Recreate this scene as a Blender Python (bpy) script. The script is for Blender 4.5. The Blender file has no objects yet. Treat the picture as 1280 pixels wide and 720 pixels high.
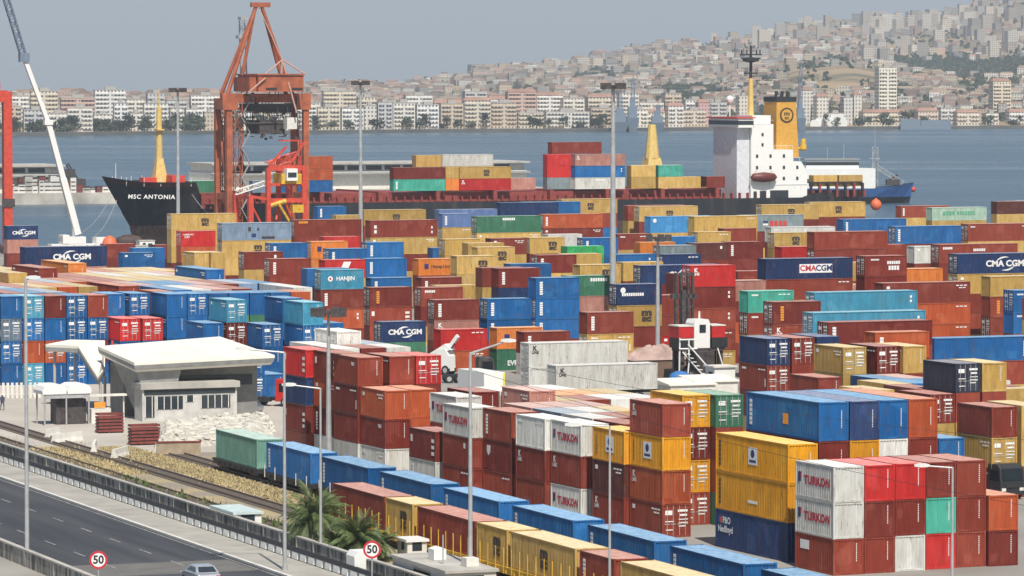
import bpy, bmesh, math, random
import numpy as np
from mathutils import Vector, Matrix
R = math.radians
scene = bpy.context.scene
COL = scene.collection
# ------------------------------------------------------------------ camera
F = 5400.0; H = 35.3; TH = R(23.0)
PITCH = math.atan(260 / F); CP, SP = math.cos(PITCH), math.sin(PITCH)
cd = bpy.data.cameras.new('camera'); cam = bpy.data.objects.new('camera', cd); COL.objects.link(cam)
cam.location = (0, 0, H); cam.rotation_euler = (R(90) - PITCH, 0, 0)
cd.sensor_width = 36; cd.lens = 36 * F / 1280; cd.clip_start = 1; cd.clip_end = 40000
scene.camera = cam
# ------------------------------------------------------------------ sky, sun, exposure
SUN_EL, SUN_DIR = R(54), (0.22, -0.975)
world = bpy.data.worlds.new('World'); scene.world = world; world.use_nodes = True
wn = world.node_tree.nodes; wl = world.node_tree.links
sky = wn.new('ShaderNodeTexSky'); sky.sky_type = 'NISHITA'; sky.sun_disc = False
sky.sun_elevation = SUN_EL; sky.sun_rotation = math.atan2(SUN_DIR[0], SUN_DIR[1])
sky.air_density = 1.0; sky.dust_density = 1.2; sky.ozone_density = 1.5
wl.new(sky.outputs[0], wn['Background'].inputs[0]); wn['Background'].inputs[1].default_value = 0.08
sd = bpy.data.lights.new('sun', 'SUN'); sd.energy = 4.9; sd.angle = R(0.6); sd.color = (1.0, 0.945, 0.85)
so = bpy.data.objects.new('sun', sd); COL.objects.link(so)
sv = Vector((SUN_DIR[0] * math.cos(SUN_EL), SUN_DIR[1] * math.cos(SUN_EL), math.sin(SUN_EL)))
so.rotation_euler = sv.to_track_quat('Z', 'Y').to_euler(); so.location = (200, -200, 300)
vs = scene.view_settings
vs.view_transform = 'Standard'; vs.look = 'None'; vs.gamma = 1.0; vs.use_curve_mapping = False; vs.exposure = 0.14
scene.render.engine = 'CYCLES'
try:
    scene.cycles.use_denoising = True; scene.cycles.denoiser = 'OPENIMAGEDENOISE'
except Exception: pass
scene.cycles.max_bounces = 6; scene.cycles.volume_bounces = 0
# ------------------------------------------------------------------ sight lines: photo point -> place on the ground plan
def ray(px, py):
    a = (px - 640) / F; b = -(py - 360) / F
    return Vector((a, CP + b * SP, -SP + b * CP))
EYE = Vector((0, 0, H))
def at_z(px, py, z=0.0):
    r = ray(px, py); return EYE + r * ((z - H) / r.z)
def at_y(px, py, y):
    r = ray(px, py); return EYE + r * (y / r.y)
CU, SU = math.cos(TH), math.sin(TH)
def to_uv(x, y): return (x * CU + y * SU, -x * SU + y * CU)
def to_xy(u, v): return (u * CU - v * SU, u * SU + v * CU)
def at_v(px, py, v):
    r = ray(px, py); return EYE + r * (v / (-r.x * SU + r.y * CU))
def proj(p):
    z = p[2] - H; dep = p[1] * CP - z * SP; up = p[1] * SP + z * CP
    return (640 + F * p[0] / dep, 360 - F * up / dep, dep)
# ------------------------------------------------------------------ mesh builder
class MB:
    def __init__(s): s.v = []; s.f = []; s.m = []
    def add(s, vs, fs, m=0):
        o = len(s.v); s.v += [tuple(p) for p in vs]
        for f in fs: s.f.append([i + o for i in f]); s.m.append(m)
    def box(s, x0, x1, y0, y1, z0, z1, m=0, M=None):
        vs = [Vector(p) for p in ((x0,y0,z0),(x1,y0,z0),(x1,y1,z0),(x0,y1,z0),(x0,y0,z1),(x1,y0,z1),(x1,y1,z1),(x0,y1,z1))]
        if M is not None: vs = [M @ p for p in vs]
        s.add(vs, [(0,3,2,1),(4,5,6,7),(0,1,5,4),(1,2,6,5),(2,3,7,6),(3,0,4,7)], m)
    def hexa(s, bot, top, m=0):
        n = len(bot); s.add(list(bot) + list(top), [tuple(range(n))[::-1], tuple(range(n, 2*n))] + [(i, (i+1) % n, n + (i+1) % n, n + i) for i in range(n)], m)
    def prism(s, poly, axis, a0, a1, m=0):
        # poly = 2-D points; axis 'y': (x,z), 'x': (y,z), 'z': (x,y)
        def mk(p, a): return {'y': (p[0], a, p[1]), 'x': (a, p[0], p[1]), 'z': (p[0], p[1], a)}[axis]
        s.hexa([mk(p, a0) for p in poly], [mk(p, a1) for p in poly], m)
    def tube(s, p, q, r0, r1=None, n=8, m=0, cap=True):
        p, q = Vector(p), Vector(q); r1 = r0 if r1 is None else r1
        d = (q - p)
        if d.length < 1e-6: return
        d.normalize(); a = d.orthogonal().normalized(); b = d.cross(a)
        if abs(d.z) < .99 and n == 4:
            b = Vector((0,0,1)).cross(d).normalized(); a = b.cross(d)
            c45 = math.sqrt(.5); a, b = (a + b) * c45, (b - a) * c45
        vs = []
        for c, r in ((p, r0), (q, r1)):
            for i in range(n):
                t = 2 * math.pi * i / n; vs.append(c + (a * math.cos(t) + b * math.sin(t)) * r)
        fs = [(i, (i+1) % n, n + (i+1) % n, n + i) for i in range(n)]
        if cap: fs += [tuple(range(n))[::-1], tuple(range(n, 2*n))]
        s.add(vs, fs, m)
    def bar(s, p, q, w, h=None, m=0):
        # rectangular bar, w across (horizontal), h tall
        p, q = Vector(p), Vector(q); h = h or w; d = (q - p).normalized()
        a = Vector((0,0,1)).cross(d)
        a = a.normalized() if a.length > 1e-3 else Vector((1,0,0)); b = d.cross(a)
        o = [a*w/2 + b*h/2, a*w/2 - b*h/2, -a*w/2 - b*h/2, -a*w/2 + b*h/2]
        s.hexa([p + k for k in o], [q + k for k in o], m)
    def lathe(s, prof, c=(0,0,0), n=20, m=0):
        c = Vector(c); vs = []
        for r, z in prof:
            for i in range(n):
                t = 2*math.pi*i/n; vs.append(c + Vector((r*math.cos(t), r*math.sin(t), z)))
        fs = []
        for k in range(len(prof)-1):
            for i in range(n):
                j = (i+1) % n; fs.append((k*n+i, k*n+j, (k+1)*n+j, (k+1)*n+i))
        fs += [tuple(range(n))[::-1], tuple(range((len(prof)-1)*n, len(prof)*n))]
        s.add(vs, fs, m)
    def truss(s, p, q, w, h, bays, r, m=0, updir=(0,0,1)):
        p, q = Vector(p), Vector(q); d = (q-p); L = d.length; d.normalize()
        a = Vector(updir).cross(d)
        a = a.normalized() if a.length > 1e-3 else Vector((1,0,0)); b = d.cross(a)
        cs = [a*w/2+b*h/2, -a*w/2+b*h/2, -a*w/2-b*h/2, a*w/2-b*h/2]
        for c in cs: s.tube(p+c, q+c, r, n=5, m=m)
        for k in range(bays):
            P = p + d*(L*k/bays); Q = p + d*(L*(k+1)/bays)
            for i in range(4):
                A, B = cs[i], cs[(i+1) % 4]
                s.tube(P+A, Q+B, r*.6, n=4, m=m, cap=False) if k % 2 == 0 else s.tube(P+B, Q+A, r*.6, n=4, m=m, cap=False)
                s.tube(Q+A, Q+B, r*.6, n=4, m=m, cap=False)
    def mesh(s, name, mats, smooth=False):
        me = bpy.data.meshes.new(name); me.from_pydata(s.v, [], s.f)
        for m in (mats if isinstance(mats, (list, tuple)) else [mats]): me.materials.append(m)
        me.polygons.foreach_set('material_index', s.m)
        if smooth: me.polygons.foreach_set('use_smooth', [True] * len(s.f))
        me.update(); return me
def obj(name, mb, mats, parent=None, smooth=False):
    me = mb.mesh(name, mats, smooth) if isinstance(mb, MB) else mb
    o = bpy.data.objects.new(name, me); COL.objects.link(o)
    if parent is not None: o.parent = parent
    return o
def tag(o, label=None, cat=None, group=None, kind=None):
    if label: o['label'] = label
    if cat: o['category'] = cat
    if group: o['group'] = group
    if kind: o['kind'] = kind
    return o
def thing(name, label, cat, loc=(0,0,0), rz=0.0, group=None):
    o = bpy.data.objects.new(name, None); COL.objects.link(o); o.empty_display_size = .5
    o.location = loc; o.rotation_euler = (0, 0, rz); return tag(o, label, cat, group)
def copy_tree(o, parent=None):
    c = o.copy(); COL.objects.link(c); c.parent = parent
    for ch in list(o.children): copy_tree(ch, c)
    return c
# ------------------------------------------------------------------ materials
def newmat(name):
    m = bpy.data.materials.new(name); m.use_nodes = True
    nt = m.node_tree; return m, nt, nt.nodes['Principled BSDF']
def mat(name, col, rough=.6, metal=0.0, var=.12, scale=1.5, bump=0.0, bscale=8.0, stretch=(1,1,1), col2=None, lo=.45, hi=.7):
    m, nt, b = newmat(name); N, L = nt.nodes, nt.links
    b.inputs['Roughness'].default_value = rough; b.inputs['Metallic'].default_value = metal
    tc = N.new('ShaderNodeTexCoord'); mp = N.new('ShaderNodeMapping'); mp.inputs['Scale'].default_value = stretch
    L.new(tc.outputs['Object'], mp.inputs[0])
    nz = N.new('ShaderNodeTexNoise'); nz.inputs['Scale'].default_value = scale; nz.inputs['Detail'].default_value = 6
    L.new(mp.outputs[0], nz.inputs['Vector'])
    rp = N.new('ShaderNodeValToRGB'); rp.color_ramp.elements[0].position = lo if col2 else .3; rp.color_ramp.elements[1].position = hi
    c2 = col2 or tuple(min(1, c * (1 + var)) for c in col)
    c1 = col if col2 else tuple(c * (1 - var) for c in col)
    rp.color_ramp.elements[0].color = (*c1, 1); rp.color_ramp.elements[1].color = (*c2, 1)
    L.new(nz.outputs[0], rp.inputs[0]); L.new(rp.outputs[0], b.inputs['Base Color'])
    if bump:
        n2 = N.new('ShaderNodeTexNoise'); n2.inputs['Scale'].default_value = bscale; n2.inputs['Detail'].default_value = 5
        L.new(mp.outputs[0], n2.inputs['Vector'])
        bp = N.new('ShaderNodeBump'); bp.inputs['Strength'].default_value = bump; bp.inputs['Distance'].default_value = .1
        L.new(n2.outputs[0], bp.inputs['Height']); L.new(bp.outputs[0], b.inputs['Normal'])
    return m
def objcol_mat(name, dusty=None, amt=(.45, .8), rough=.5, attr=False):
    # paint of a steel box: its own colour (object colour), streaked with grime, sun-bleached when dusty
    m, nt, b = newmat(name); N, L = nt.nodes, nt.links
    b.inputs['Roughness'].default_value = rough; b.inputs['Specular IOR Level'].default_value = .18
    if attr:
        oi = N.new('ShaderNodeVertexColor'); oi.layer_name = 'paint'; colout = oi.outputs['Color']
    else:
        oi = N.new('ShaderNodeObjectInfo'); colout = oi.outputs['Color']
    tc = N.new('ShaderNodeTexCoord'); mp = N.new('ShaderNodeMapping'); mp.inputs['Scale'].default_value = (1.6, 1.6, .35)
    ad = N.new('ShaderNodeVectorMath'); ad.operation = 'ADD'; L.new(tc.outputs['Object'], ad.inputs[0])
    if not attr:
        ml = N.new('ShaderNodeMath'); ml.operation = 'MULTIPLY'; ml.inputs[1].default_value = 37.0
        L.new(oi.outputs['Random'], ml.inputs[0]); L.new(ml.outputs[0], ad.inputs[1])
    L.new(ad.outputs[0], mp.inputs[0])
    nz = N.new('ShaderNodeTexNoise'); nz.inputs['Scale'].default_value = 1.0; nz.inputs['Detail'].default_value = 7; nz.inputs['Roughness'].default_value = .65
    L.new(mp.outputs[0], nz.inputs['Vector'])
    r1 = N.new('ShaderNodeValToRGB'); r1.color_ramp.elements[0].position = .28; r1.color_ramp.elements[1].position = .62
    r1.color_ramp.elements[0].color = (.74, .71, .68, 1); r1.color_ramp.elements[1].color = (1.05, 1.05, 1.05, 1)
    L.new(nz.outputs[0], r1.inputs[0])
    mx = N.new('ShaderNodeMix'); mx.data_type = 'RGBA'; mx.blend_type = 'MULTIPLY'; mx.inputs[0].default_value = 1.0
    if dusty:
        gm = N.new('ShaderNodeGamma'); gm.inputs[1].default_value = .55; L.new(colout, gm.inputs[0]); colout = gm.outputs[0]   # sun-bleached, lighter paint on the roof
    else:
        gm = N.new('ShaderNodeGamma'); gm.inputs[1].default_value = .72; L.new(colout, gm.inputs[0])      # faded panels
        n3 = N.new('ShaderNodeTexNoise'); n3.inputs['Scale'].default_value = .45; n3.inputs['Detail'].default_value = 3; L.new(ad.outputs[0], n3.inputs['Vector'])
        r4 = N.new('ShaderNodeMapRange'); r4.inputs[1].default_value = .45; r4.inputs[2].default_value = .75; r4.inputs[4].default_value = .30; L.new(n3.outputs[0], r4.inputs[0])
        m5 = N.new('ShaderNodeMix'); m5.data_type = 'RGBA'; L.new(r4.outputs[0], m5.inputs[0]); L.new(colout, m5.inputs[6]); L.new(gm.outputs[0], m5.inputs[7]); colout = m5.outputs[2]
        vo = N.new('ShaderNodeTexVoronoi'); vo.distance = 'CHEBYCHEV'; vo.inputs['Scale'].default_value = .8; L.new(ad.outputs[0], vo.inputs['Vector'])          # repaired, repainted plates
        sx_ = N.new('ShaderNodeSeparateColor'); L.new(vo.outputs['Color'], sx_.inputs[0]); cp_ = N.new('ShaderNodeMath'); cp_.operation = 'GREATER_THAN'; cp_.inputs[1].default_value = .87; L.new(sx_.outputs[0], cp_.inputs[0])
        ml2 = N.new('ShaderNodeMath'); ml2.operation = 'MULTIPLY'; ml2.inputs[1].default_value = .38; L.new(cp_.outputs[0], ml2.inputs[0])
        m6 = N.new('ShaderNodeMix'); m6.data_type = 'RGBA'; L.new(ml2.outputs[0], m6.inputs[0]); L.new(colout, m6.inputs[6]); L.new(gm.outputs[0], m6.inputs[7]); colout = m6.outputs[2]
    L.new(colout, mx.inputs[6]); L.new(r1.outputs[0], mx.inputs[7])
    # rust spots
    n2 = N.new('ShaderNodeTexNoise'); n2.inputs['Scale'].default_value = 2.2; n2.inputs['Detail'].default_value = 9; n2.inputs['Roughness'].default_value = .75
    L.new(mp.outputs[0], n2.inputs['Vector'])
    r2 = N.new('ShaderNodeValToRGB'); r2.color_ramp.elements[0].position = .555; r2.color_ramp.elements[1].position = .68
    r2.color_ramp.elements[0].color = (0,0,0,1); r2.color_ramp.elements[1].color = (.75,.75,.75,1)
    L.new(n2.outputs[0], r2.inputs[0])
    m2 = N.new('ShaderNodeMix'); m2.data_type = 'RGBA'; L.new(r2.outputs[0], m2.inputs[0])
    L.new(mx.outputs[2], m2.inputs[6]); m2.inputs[7].default_value = (.16, .07, .035, 1)
    out = m2.outputs[2]
    if dusty:
        r3 = N.new('ShaderNodeMapRange'); r3.inputs[1].default_value = .3; r3.inputs[2].default_value = .7
        r3.inputs[3].default_value = amt[0]; r3.inputs[4].default_value = amt[1]
        L.new(nz.outputs[0], r3.inputs[0])
        m3 = N.new('ShaderNodeMix'); m3.data_type = 'RGBA'; L.new(r3.outputs[0], m3.inputs[0])
        L.new(out, m3.inputs[6]); m3.inputs[7].default_value = (*dusty, 1); out = m3.outputs[2]
    L.new(out, b.inputs['Base Color']); return m
PAINT = objcol_mat('container_paint'); ROOF = objcol_mat('container_roof', (.66,.62,.57), (.10,.34), .75)
M = {
 'white': mat('white_paint', (.78,.78,.75), .5, var=.03), 'offwhite': mat('offwhite_paint', (.68,.66,.60), .6),
 'letter': mat('white_lettering', (.8,.8,.78), .6, var=.1, scale=4), 'dark': mat('dark_lettering', (.05,.035,.03), .7),
 'redletter': mat('red_lettering', (.5,.03,.05), .6), 'navy': mat('navy_lettering', (.02,.03,.14), .6), 'orange': mat('orange_lettering', (.75,.3,.03), .6),
 'greenl': mat('green_lettering', (.10,.33,.2), .6),
 'redl': mat('bright_red_mark', (.6,.06,.04), .6), 'steel': mat('galvanised_steel', (.45,.46,.46), .5, .3, var=.15), 'bars': mat('door_bars', (.42,.42,.40), .5, .2),
 'rubber': mat('tyre_rubber', (.02,.02,.02), .85), 'black': mat('black_steel', (.025,.025,.028), .55), 'glass': mat('dark_glass', (.03,.04,.05), .12),
 'crane': mat('crane_orange_red', (.36,.10,.045), .55, var=.3, scale=.6), 'crane2': mat('crane_bright_red', (.55,.06,.03), .5, var=.2),
 'machinery': mat('dark_machinery', (.06,.05,.05), .6, var=.5, scale=2), 'yellow': mat('yellow_steel', (.62,.38,.03), .55, var=.25),
 'mastyellow': mat('pale_yellow_paint', (.66,.48,.16), .55), 'funnel': mat('funnel_ochre', (.62,.33,.05), .5),
 'hull': mat('black_hull', (.016,.018,.024), .45, scale=.9, stretch=(.5,.5,.10), col2=(.06,.048,.042), lo=.5, hi=.75), 'antifoul': mat('antifouling_brown', (.06,.035,.03), .7, var=.3), 'deckred': mat('deck_red_oxide', (.25,.045,.035), .65, var=.3),
 'bluehull': mat('blue_hull', (.04,.12,.32), .5), 'shipgrey': mat('warship_grey', (.16,.21,.27), .6),
 'concrete': mat('concrete', (.42,.40,.36), .9, var=.2, scale=.4, bump=.2), 'paleconc': mat('pale_render', (.62,.60,.55), .85, var=.12, scale=.5),
 'greyconc': mat('grey_render', (.30,.30,.29), .85, var=.15), 'roofwhite': mat('white_roof_sheet', (.78,.75,.66), .7, var=.08, scale=.3),
 'rust': mat('rusty_red_steel', (.2,.045,.035), .7, var=.3), 'wood': mat('sleeper_wood', (.12,.10,.085), .9), 'rail': mat('rail_steel', (.17,.12,.10), .5, .5),
 'trunk': mat('tree_bark', (.13,.095,.06), .95, bump=.5), 'palm': mat('palm_frond_green', (.10,.135,.045), .6, var=.55, scale=2.5),
 'leaf': mat('tree_leaves', (.045,.06,.03), .8, var=.4, scale=.3), 'straw': mat('dry_grass', (.42,.345,.19), .9, var=.28, scale=.5),
 'silver': mat('silver_car_paint', (.55,.58,.62), .25, .5, var=.03), 'carred': mat('car_red', (.5,.03,.03), .3), 'lamp': mat('lamp_red_lens', (.5,.02,.02), .3),
 'tarp': mat('pink_grey_tarpaulin', (.42,.30,.26), .9, var=.35, scale=.5, bump=.4), 'bluetarp': mat('blue_tarpaulin', (.04,.16,.42), .7),
 'yellowsign': mat('yellow_panel', (.75,.62,.05), .6), 'buoy': mat('orange_buoy', (.68,.14,.05), .55), 'skin': mat('skin', (.4,.25,.18), .7), 'cloth': mat('dark_clothes', (.05,.06,.09), .9),
}
# ---------------------------------------------------------------- container yard: stacks read off the ground
# kind pxL yTop tiers length colours(top first, with marks) : S = long side to the quay road, E = end to the road
YARD = """
# --- row beside the ship and the back yard
S 214 267.5 4H 40 t:msc,t,t,r back
S 226 289 4 20 R:ham,o:v,r:v,t back
E 243 315.6 3 20 t,p,r back
E 260 315.6 3 20 t:msc,p,r back
S 277.5 279 4H 40 h:blob,t:msc,t,r back
S 368 275 4H 40 r:ty,r,t,r back
S 397 258 4 20 b:v,r,t,r back
S 420 269 4 20 t,t,r,r back
S 455 262.5 4H 40 t:msc,r,t,r back
S 463 275.6 4H 40 r:vv,t,r,t back
S 549 262 4 40 l:v,t,r,r back
S 553 267 4 20 l:v,t,t,r back
S 556 299 4 20 t:msc,t,r,b back
S 541 310 3 20 b:v,r,t back
S 596 270.5 4H 40 g:bar,t,r,t back
S 679 268 4 40 o:v,r,r,t back
S 654 253 4H 40 b,r,t,r back
S 621 253.5 4H 40 B,r,t,r back
S 702 249 4H 40 t:msc,r,b,r back
S 799 258 4H 40 t:msc,r,t,r back
S 785 257 4H 40 r,t,b,r back
S 813 270.6 4H 40 q:star,t,r,t back
S 826 296 4 20 b:star,r,t,r back
S 868 270.5 4H 40 t,t,r,r back
S 872 290 4 20 t,r,t,r back
S 927 269.4 4H 40 y:mix,r,t,r back
S 952 256 4H 40 t:msc,r,t,r back
S 1012 252.8 4H 40 t:msc,r,r,t back
S 1054 274 4H 40 b:v,r,t,r back
S 1119 283 4H 40 b:v,r,t,r back
S 1018 290 5 40 r,r,t,r,r back
S 967.5 291 4 20 t:msc,t,r,r back
S 964 284 4 40 w,r,t,r back
S 977 308.7 4 20 R:tr,r,t,r back
S 905 285.6 4 20 r:v,t,r,r back
S 866 304 4 20 n:dot,r,t,r back
S 910 302.5 4 20 r:v,r,t,b back
S 1126 257.5 3 40 r:v,t,r back
S 1165 259.5 4 40 m:gw,t,r,t back
S 1270 251 4 40 b:star,t,r,r back
S 1258 251.5 4 40 r,t,r,r back
S 1246 252 4 40 n,t,r,t back
S 1210 280 4H 40 r,t,r,t back
S 1174 305.6 5 40 r:tl2,r,t,r,r back
S 1197 317.5 5 40 B:cma,t,r,r,t back
S 957.5 323.7 5 40 B:cmab,r,t,r,r back
S 1081 320 5 20 r:cap,r,r,t,r back
S 1088 306 4 20 r:v,r,t,r back
S 1143 308 4 20 w,r,t,r back
S 1128 336 4 20 O,r,r,t back
S 1062 328 4 20 t,r,t,r back
# --- middle yard
S 305 315 4 20 r:dot,t,r,r mid
S 337 323.7 4 20 r:v,r,t,r mid
S 338 304 4 20 b:v,r,t,r mid
S 389 302 4 20 O:hapd,O,r,t mid
S 405 296 4 20 R,r,t,r mid
S 411 311 4 20 b:v,r,t,r mid
S 406 325 4 20 R:dia,t,r,r mid
S 401 337.5 4 20 c:han,r:v,o:tr,r:tr mid
S 384 336 4 20 b,y,r,r mid
S 459 303 4 20 b:v,r,t,r mid
S 458 323.5 4 20 b:v,t,r,r mid
S 464 347.5 3 20 b:v,r,t mid
S 462 359.5 3 20 r:vy,r:3w,r:v mid
S 476 402.5 2 20 B:cma,g mid
S 523 323.7 3 20 O:hap,r,t mid
S 571 320 4 20 t:msc,t,r,r mid
S 585 304 4 20 t:msc,t,r,r mid
S 597 309 4 20 t:msc,t,r,t mid
S 614 298 4 20 r,t,r,t mid
S 662 297 4 20 t:msc,r,t,r mid
S 672 319 4 20 r:v,t,r,r mid
S 685 293 4 20 w,t,r,r mid
S 729 297.5 4 20 b:v,b,r,t mid
S 709 308 4 20 G,r,t,r mid
S 772 292.5 4 20 r,t,r,r mid
S 800 303 4 20 O,r,t,b mid
S 825 307 4 20 y,r,t,r mid
S 771 318 4 20 b:tr,t,r,t mid
S 826 318 4 20 B,r,t,r mid
S 725 331 4 20 t:msc,t,r,g mid
S 779 328 4 20 t,r,t,r mid
S 704 317.5 4 20 t:msc,t,r,r mid
S 638 330 4 20 b:tr,r,t,r mid
S 623 335.6 4 20 r:v,B:cma,r,t mid
S 603 335 4 20 r:v,t,r,r mid
S 545 357 3 20 t,r,t mid
S 527 347 3 20 r:v,t,r mid
S 526 359.5 3 20 r:tl,r,t mid
S 543 375 3 20 r:v,p:kl,r mid
S 609 373.7 3 20 b:v,b:v,r mid
S 551 412 2 20 R,o mid
S 621 410 2 20 O:hapd,g:ever mid
S 667 347.5 4 20 b:v,b:v,b:v,r mid
S 711 345 4 20 g:bar,p,t,r mid
S 734 390.6 3 20 r:v,t,r mid
S 771 355.6 4 20 B:star2,t:msc,r,t mid
S 801 332 4 40 B:cma,r,t,r mid
S 863 332 5 20 R:kl,r:tr,r:tr,r,t mid
S 842 342 4 20 r,r,b,r mid
S 826 369 3 20 r:tr,r:tr,R mid
S 922 339 4 20 r:tl,r,r,t mid
S 903 351 4 20 p,r,o,r mid
S 935 364 4 20 k,r,t,r mid
S 966 377.5 4 20 r:vy,r:kl,t,r mid
S 1104 354 4 40 r,o,o,r mid
S 1018 365.6 4 45 c:tr,c,r,t mid
S 1016 391 4 45 c:tr,r,t,r mid
S 1035 403 4 40 r:v,r,t,r mid
S 1094 415.6 4 20 o:v,r,t,r mid
S 1238 345.6 4 40 t:msc,r:vy,r,t mid
S 1267 363 4 40 b,b,r,t mid
S 1168 423 3 40 b:rv,r,t mid
S 1090 347 3 40 r,r,t mid
S 985 350 3 40 y,r,r mid
S 990 357 3 40 p,r,r mid
S 661 429 2H 40 w:kld,w mid
S 655 415 2 20 r:v,w mid
# --- tall dark red stacks by the rail
E 447 448.5 4 20 r:tex,r,r,w rail
E 421 444.5 4 20 r:3w,o,r:v,w rail
E 382 438.5 4 20 R:3w,B,r:3w,r rail
E 480 447 4 20 r,r,r,w rail
E 513 445 4 20 R:d,r,r,w rail
E 481 488.5 3 20 o,r:tex,w rail
E 513 487 3 20 o,o,r rail
E 544 540 2 20 r:3w,w:v rail
E 587 510 3 20 w:turk,r:dot,r rail
E 570 496 3 20 w:turk,r,r rail
E 639 515.5 3 20 r:v,r:sh,r rail
E 681 525 3 20 w,r:kl,r rail
E 726 530.5 3 20 w:turk,r:kl,w:turk rail
E 780 540 3 20 Y:cir,n,r:kl rail
E 828 505 4 20 r:kl,Y:cir,o:kl,r:d rail
E 853 494 4 20 Y:d,r:d,Y:d,r:d rail
E 889 494 4 20 g:d,r:d,r:d,g:d rail
# --- big block at the right front
E 985 555.5 3H 40 Y:cirp,Y:txt,B:maersk2 right
E 1024 503 4H 40 b:v2,r,t,r right
E 1061 502 4H 40 B,Y,r,t right
E 1098 500.5 4H 40 b,w,r,r right
E 1136 499 4H 40 o,r,t,r right
E 1042 583.8 3 20 w:turk,w:turk,r:plate front
E 1081 582 3 20 R,r,r front
E 1119.5 580 3 20 R,r,w front
E 1158 578 3 20 r,k,R front
E 1196 576 3 20 r,r,r front
E 1234.5 619.5 2 20 o,r front
# --- blocks behind it
E 959 423.5 4 20 B:d,r:d,r:d,t right
E 990 422.5 4 20 r:d,r:d,r:d,b right
E 1021 421 4 20 B,r,t,r right
E 1023 472 3 20 r,r,t right
E 1054 435 4 20 t:d,t,r,t right
E 1085 434 4 20 r:d,t:d,r,t right
E 1118 433 4 20 t,r,t,r right
E 1195 454.6 4 20 N:d,r:d,t,r right
E 1228 453.5 4 20 t,r:d,r,t right
E 1096 474 3 20 b,r,t right
E 1128 473 3 20 p,r,t right
E 1110 484 3 20 t,t,r right
E 1144 489 3 20 r,t:d,r right
E 1163 493 3 20 r:d,t:d,r right
E 1240 509 3 20 r,t:d,r right
E 1277 507 3 20 t:d,t:d,r right
E 1174 548 2 20 b,r right
S 1236 487 3 20 t,r,t right
# --- blue block behind the gatehouse
E 0 370.5 4 20 b,N2:d,b:d,b left
E 26 370.3 4 20 c:d,b:d,o,c:d left
E 52.3 370 4 20 r:tl,b,o:d,b left
E 78.6 369.6 4 20 b:d,b:d,b:d,b:d left
E 104.8 369.2 4 20 r:tl,b:d,r,b left
E 131 368.8 4 20 b,b:d,t,b left
E 157 368 4 20 b:d,r,b,r left
E 182 367.4 4 20 o:d,b,r,b left
E 208.4 367.6 4 20 b,b,b,r left
E 234.6 367.2 4 20 b:d,b:d,r,b left
E 260.6 366.8 4 20 b,b,b,r left
E 286.6 366.4 4 20 b:d,G2:d,b,r left
E 312.6 366 4 20 b,g,b,b left
E 338.6 365.6 4 20 b,b,r,b left
E 364 365 4 20 o:d,r,b,b left
E 150 398.5 3 20 R:d,b,b left
E 178.5 398 3 20 R:d,b,r left
E 284 375 4 20 c:d,r:d,b,b left
E 254 404 3 20 b,b,b left
E 328 408 3 20 b:d,b,b:d left
E 353 378.5 4 20 b:d,b,b,b left
E 378.5 378 4 20 c,b:d,b,b:d left
E 404.5 404 3 20 b:d,b,b:d left
E 305 440 2 20 b:d,b:d left
E 331 468 1 20 b left
E -26 370.8 4 20 b,c:d,b,b:d left
# --- far left, towards the quay
S 31 309 4H 40 B:cma,p,t,r far
S 9 282.5 3 20 B:cma,p,r far
S 166 310 2 20 b:v,b far
S 153 316 2 20 b,b far
S 130 305 2 20 r,r far
S 194 306 2 20 r,n far
E 209 337 2 20 r,r far
E 232 344 2 20 t,r far
E 250 345 2 20 t,p far
S 160 347 2 40 t,r far
"""
# ------------------------------------------------------------------ containers
LEN = {'20': 6.058, '40': 12.192, '45': 13.716}; CW = 2.438
PAL = {'r': (.185,.026,.017), 'n': (.10,.028,.022), 'R': (.52,.022,.020), 'o': (.42,.078,.024), 'O': (.68,.20,.035), 't': (.53,.335,.085),
       'b': (.010,.115,.35), 'B': (.018,.042,.13), 'q': (.045,.26,.58), 'c': (.06,.32,.50), 'g': (.045,.17,.10), 'G': (.03,.36,.10), 'k': (.06,.40,.30),
       'w': (.66,.66,.62), 'y': (.20,.26,.28), 'h': (.19,.27,.38), 'l': (.12,.20,.42), 'Y': (.70,.31,.008), 'p': (.46,.21,.165), 'm': (.42,.60,.48), 'N': (.03,.035,.06),
       'k2': (.20,.42,.34), 'N2': (.12,.17,.24), 'G2': (.10,.24,.10)}
CNAME = {'r': 'dark red', 'n': 'maroon brown', 'R': 'bright red', 'o': 'rust orange', 'O': 'orange', 't': 'tan', 'b': 'blue', 'B': 'navy', 'q': 'sky blue', 'c': 'light blue', 'g': 'dark green',
         'G': 'bright green', 'k': 'teal', 'w': 'white', 'y': 'grey green', 'h': 'grey blue', 'l': 'lavender blue', 'Y': 'amber yellow', 'p': 'faded pink', 'm': 'pale mint', 'N': 'black', 'k2': 'pale teal', 'N2': 'slate', 'G2': 'olive green'}
def corr(mb, x0, x1, z0, z1, y, out, pitch=.278, dep=.036, axis='x', m=0):
    # vertical corrugation from x0 to x1, face at y, ribs pushed inwards (out = +-1 is the outward direction)
    n = max(3, round((x1 - x0) / pitch)); p = (x1 - x0) / n; pts = []
    for i in range(n):
        a = x0 + i * p
        pts += [(a, y), (a + p*.26, y), (a + p*.5, y - out*dep), (a + p*.76, y - out*dep)]
    pts.append((x1, y)); vs = []
    for (a, b) in pts:
        for z in (z0, z1): vs.append((a, b, z) if axis == 'x' else (b, a, z))
    fs = [(2*i, 2*i+2, 2*i+3, 2*i+1) for i in range(len(pts)-1)]
    flip = (out > 0) if axis == 'x' else (out < 0)
    mb.add(vs, [f[::-1] if flip else f for f in fs], m)
_cache = {}
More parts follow.
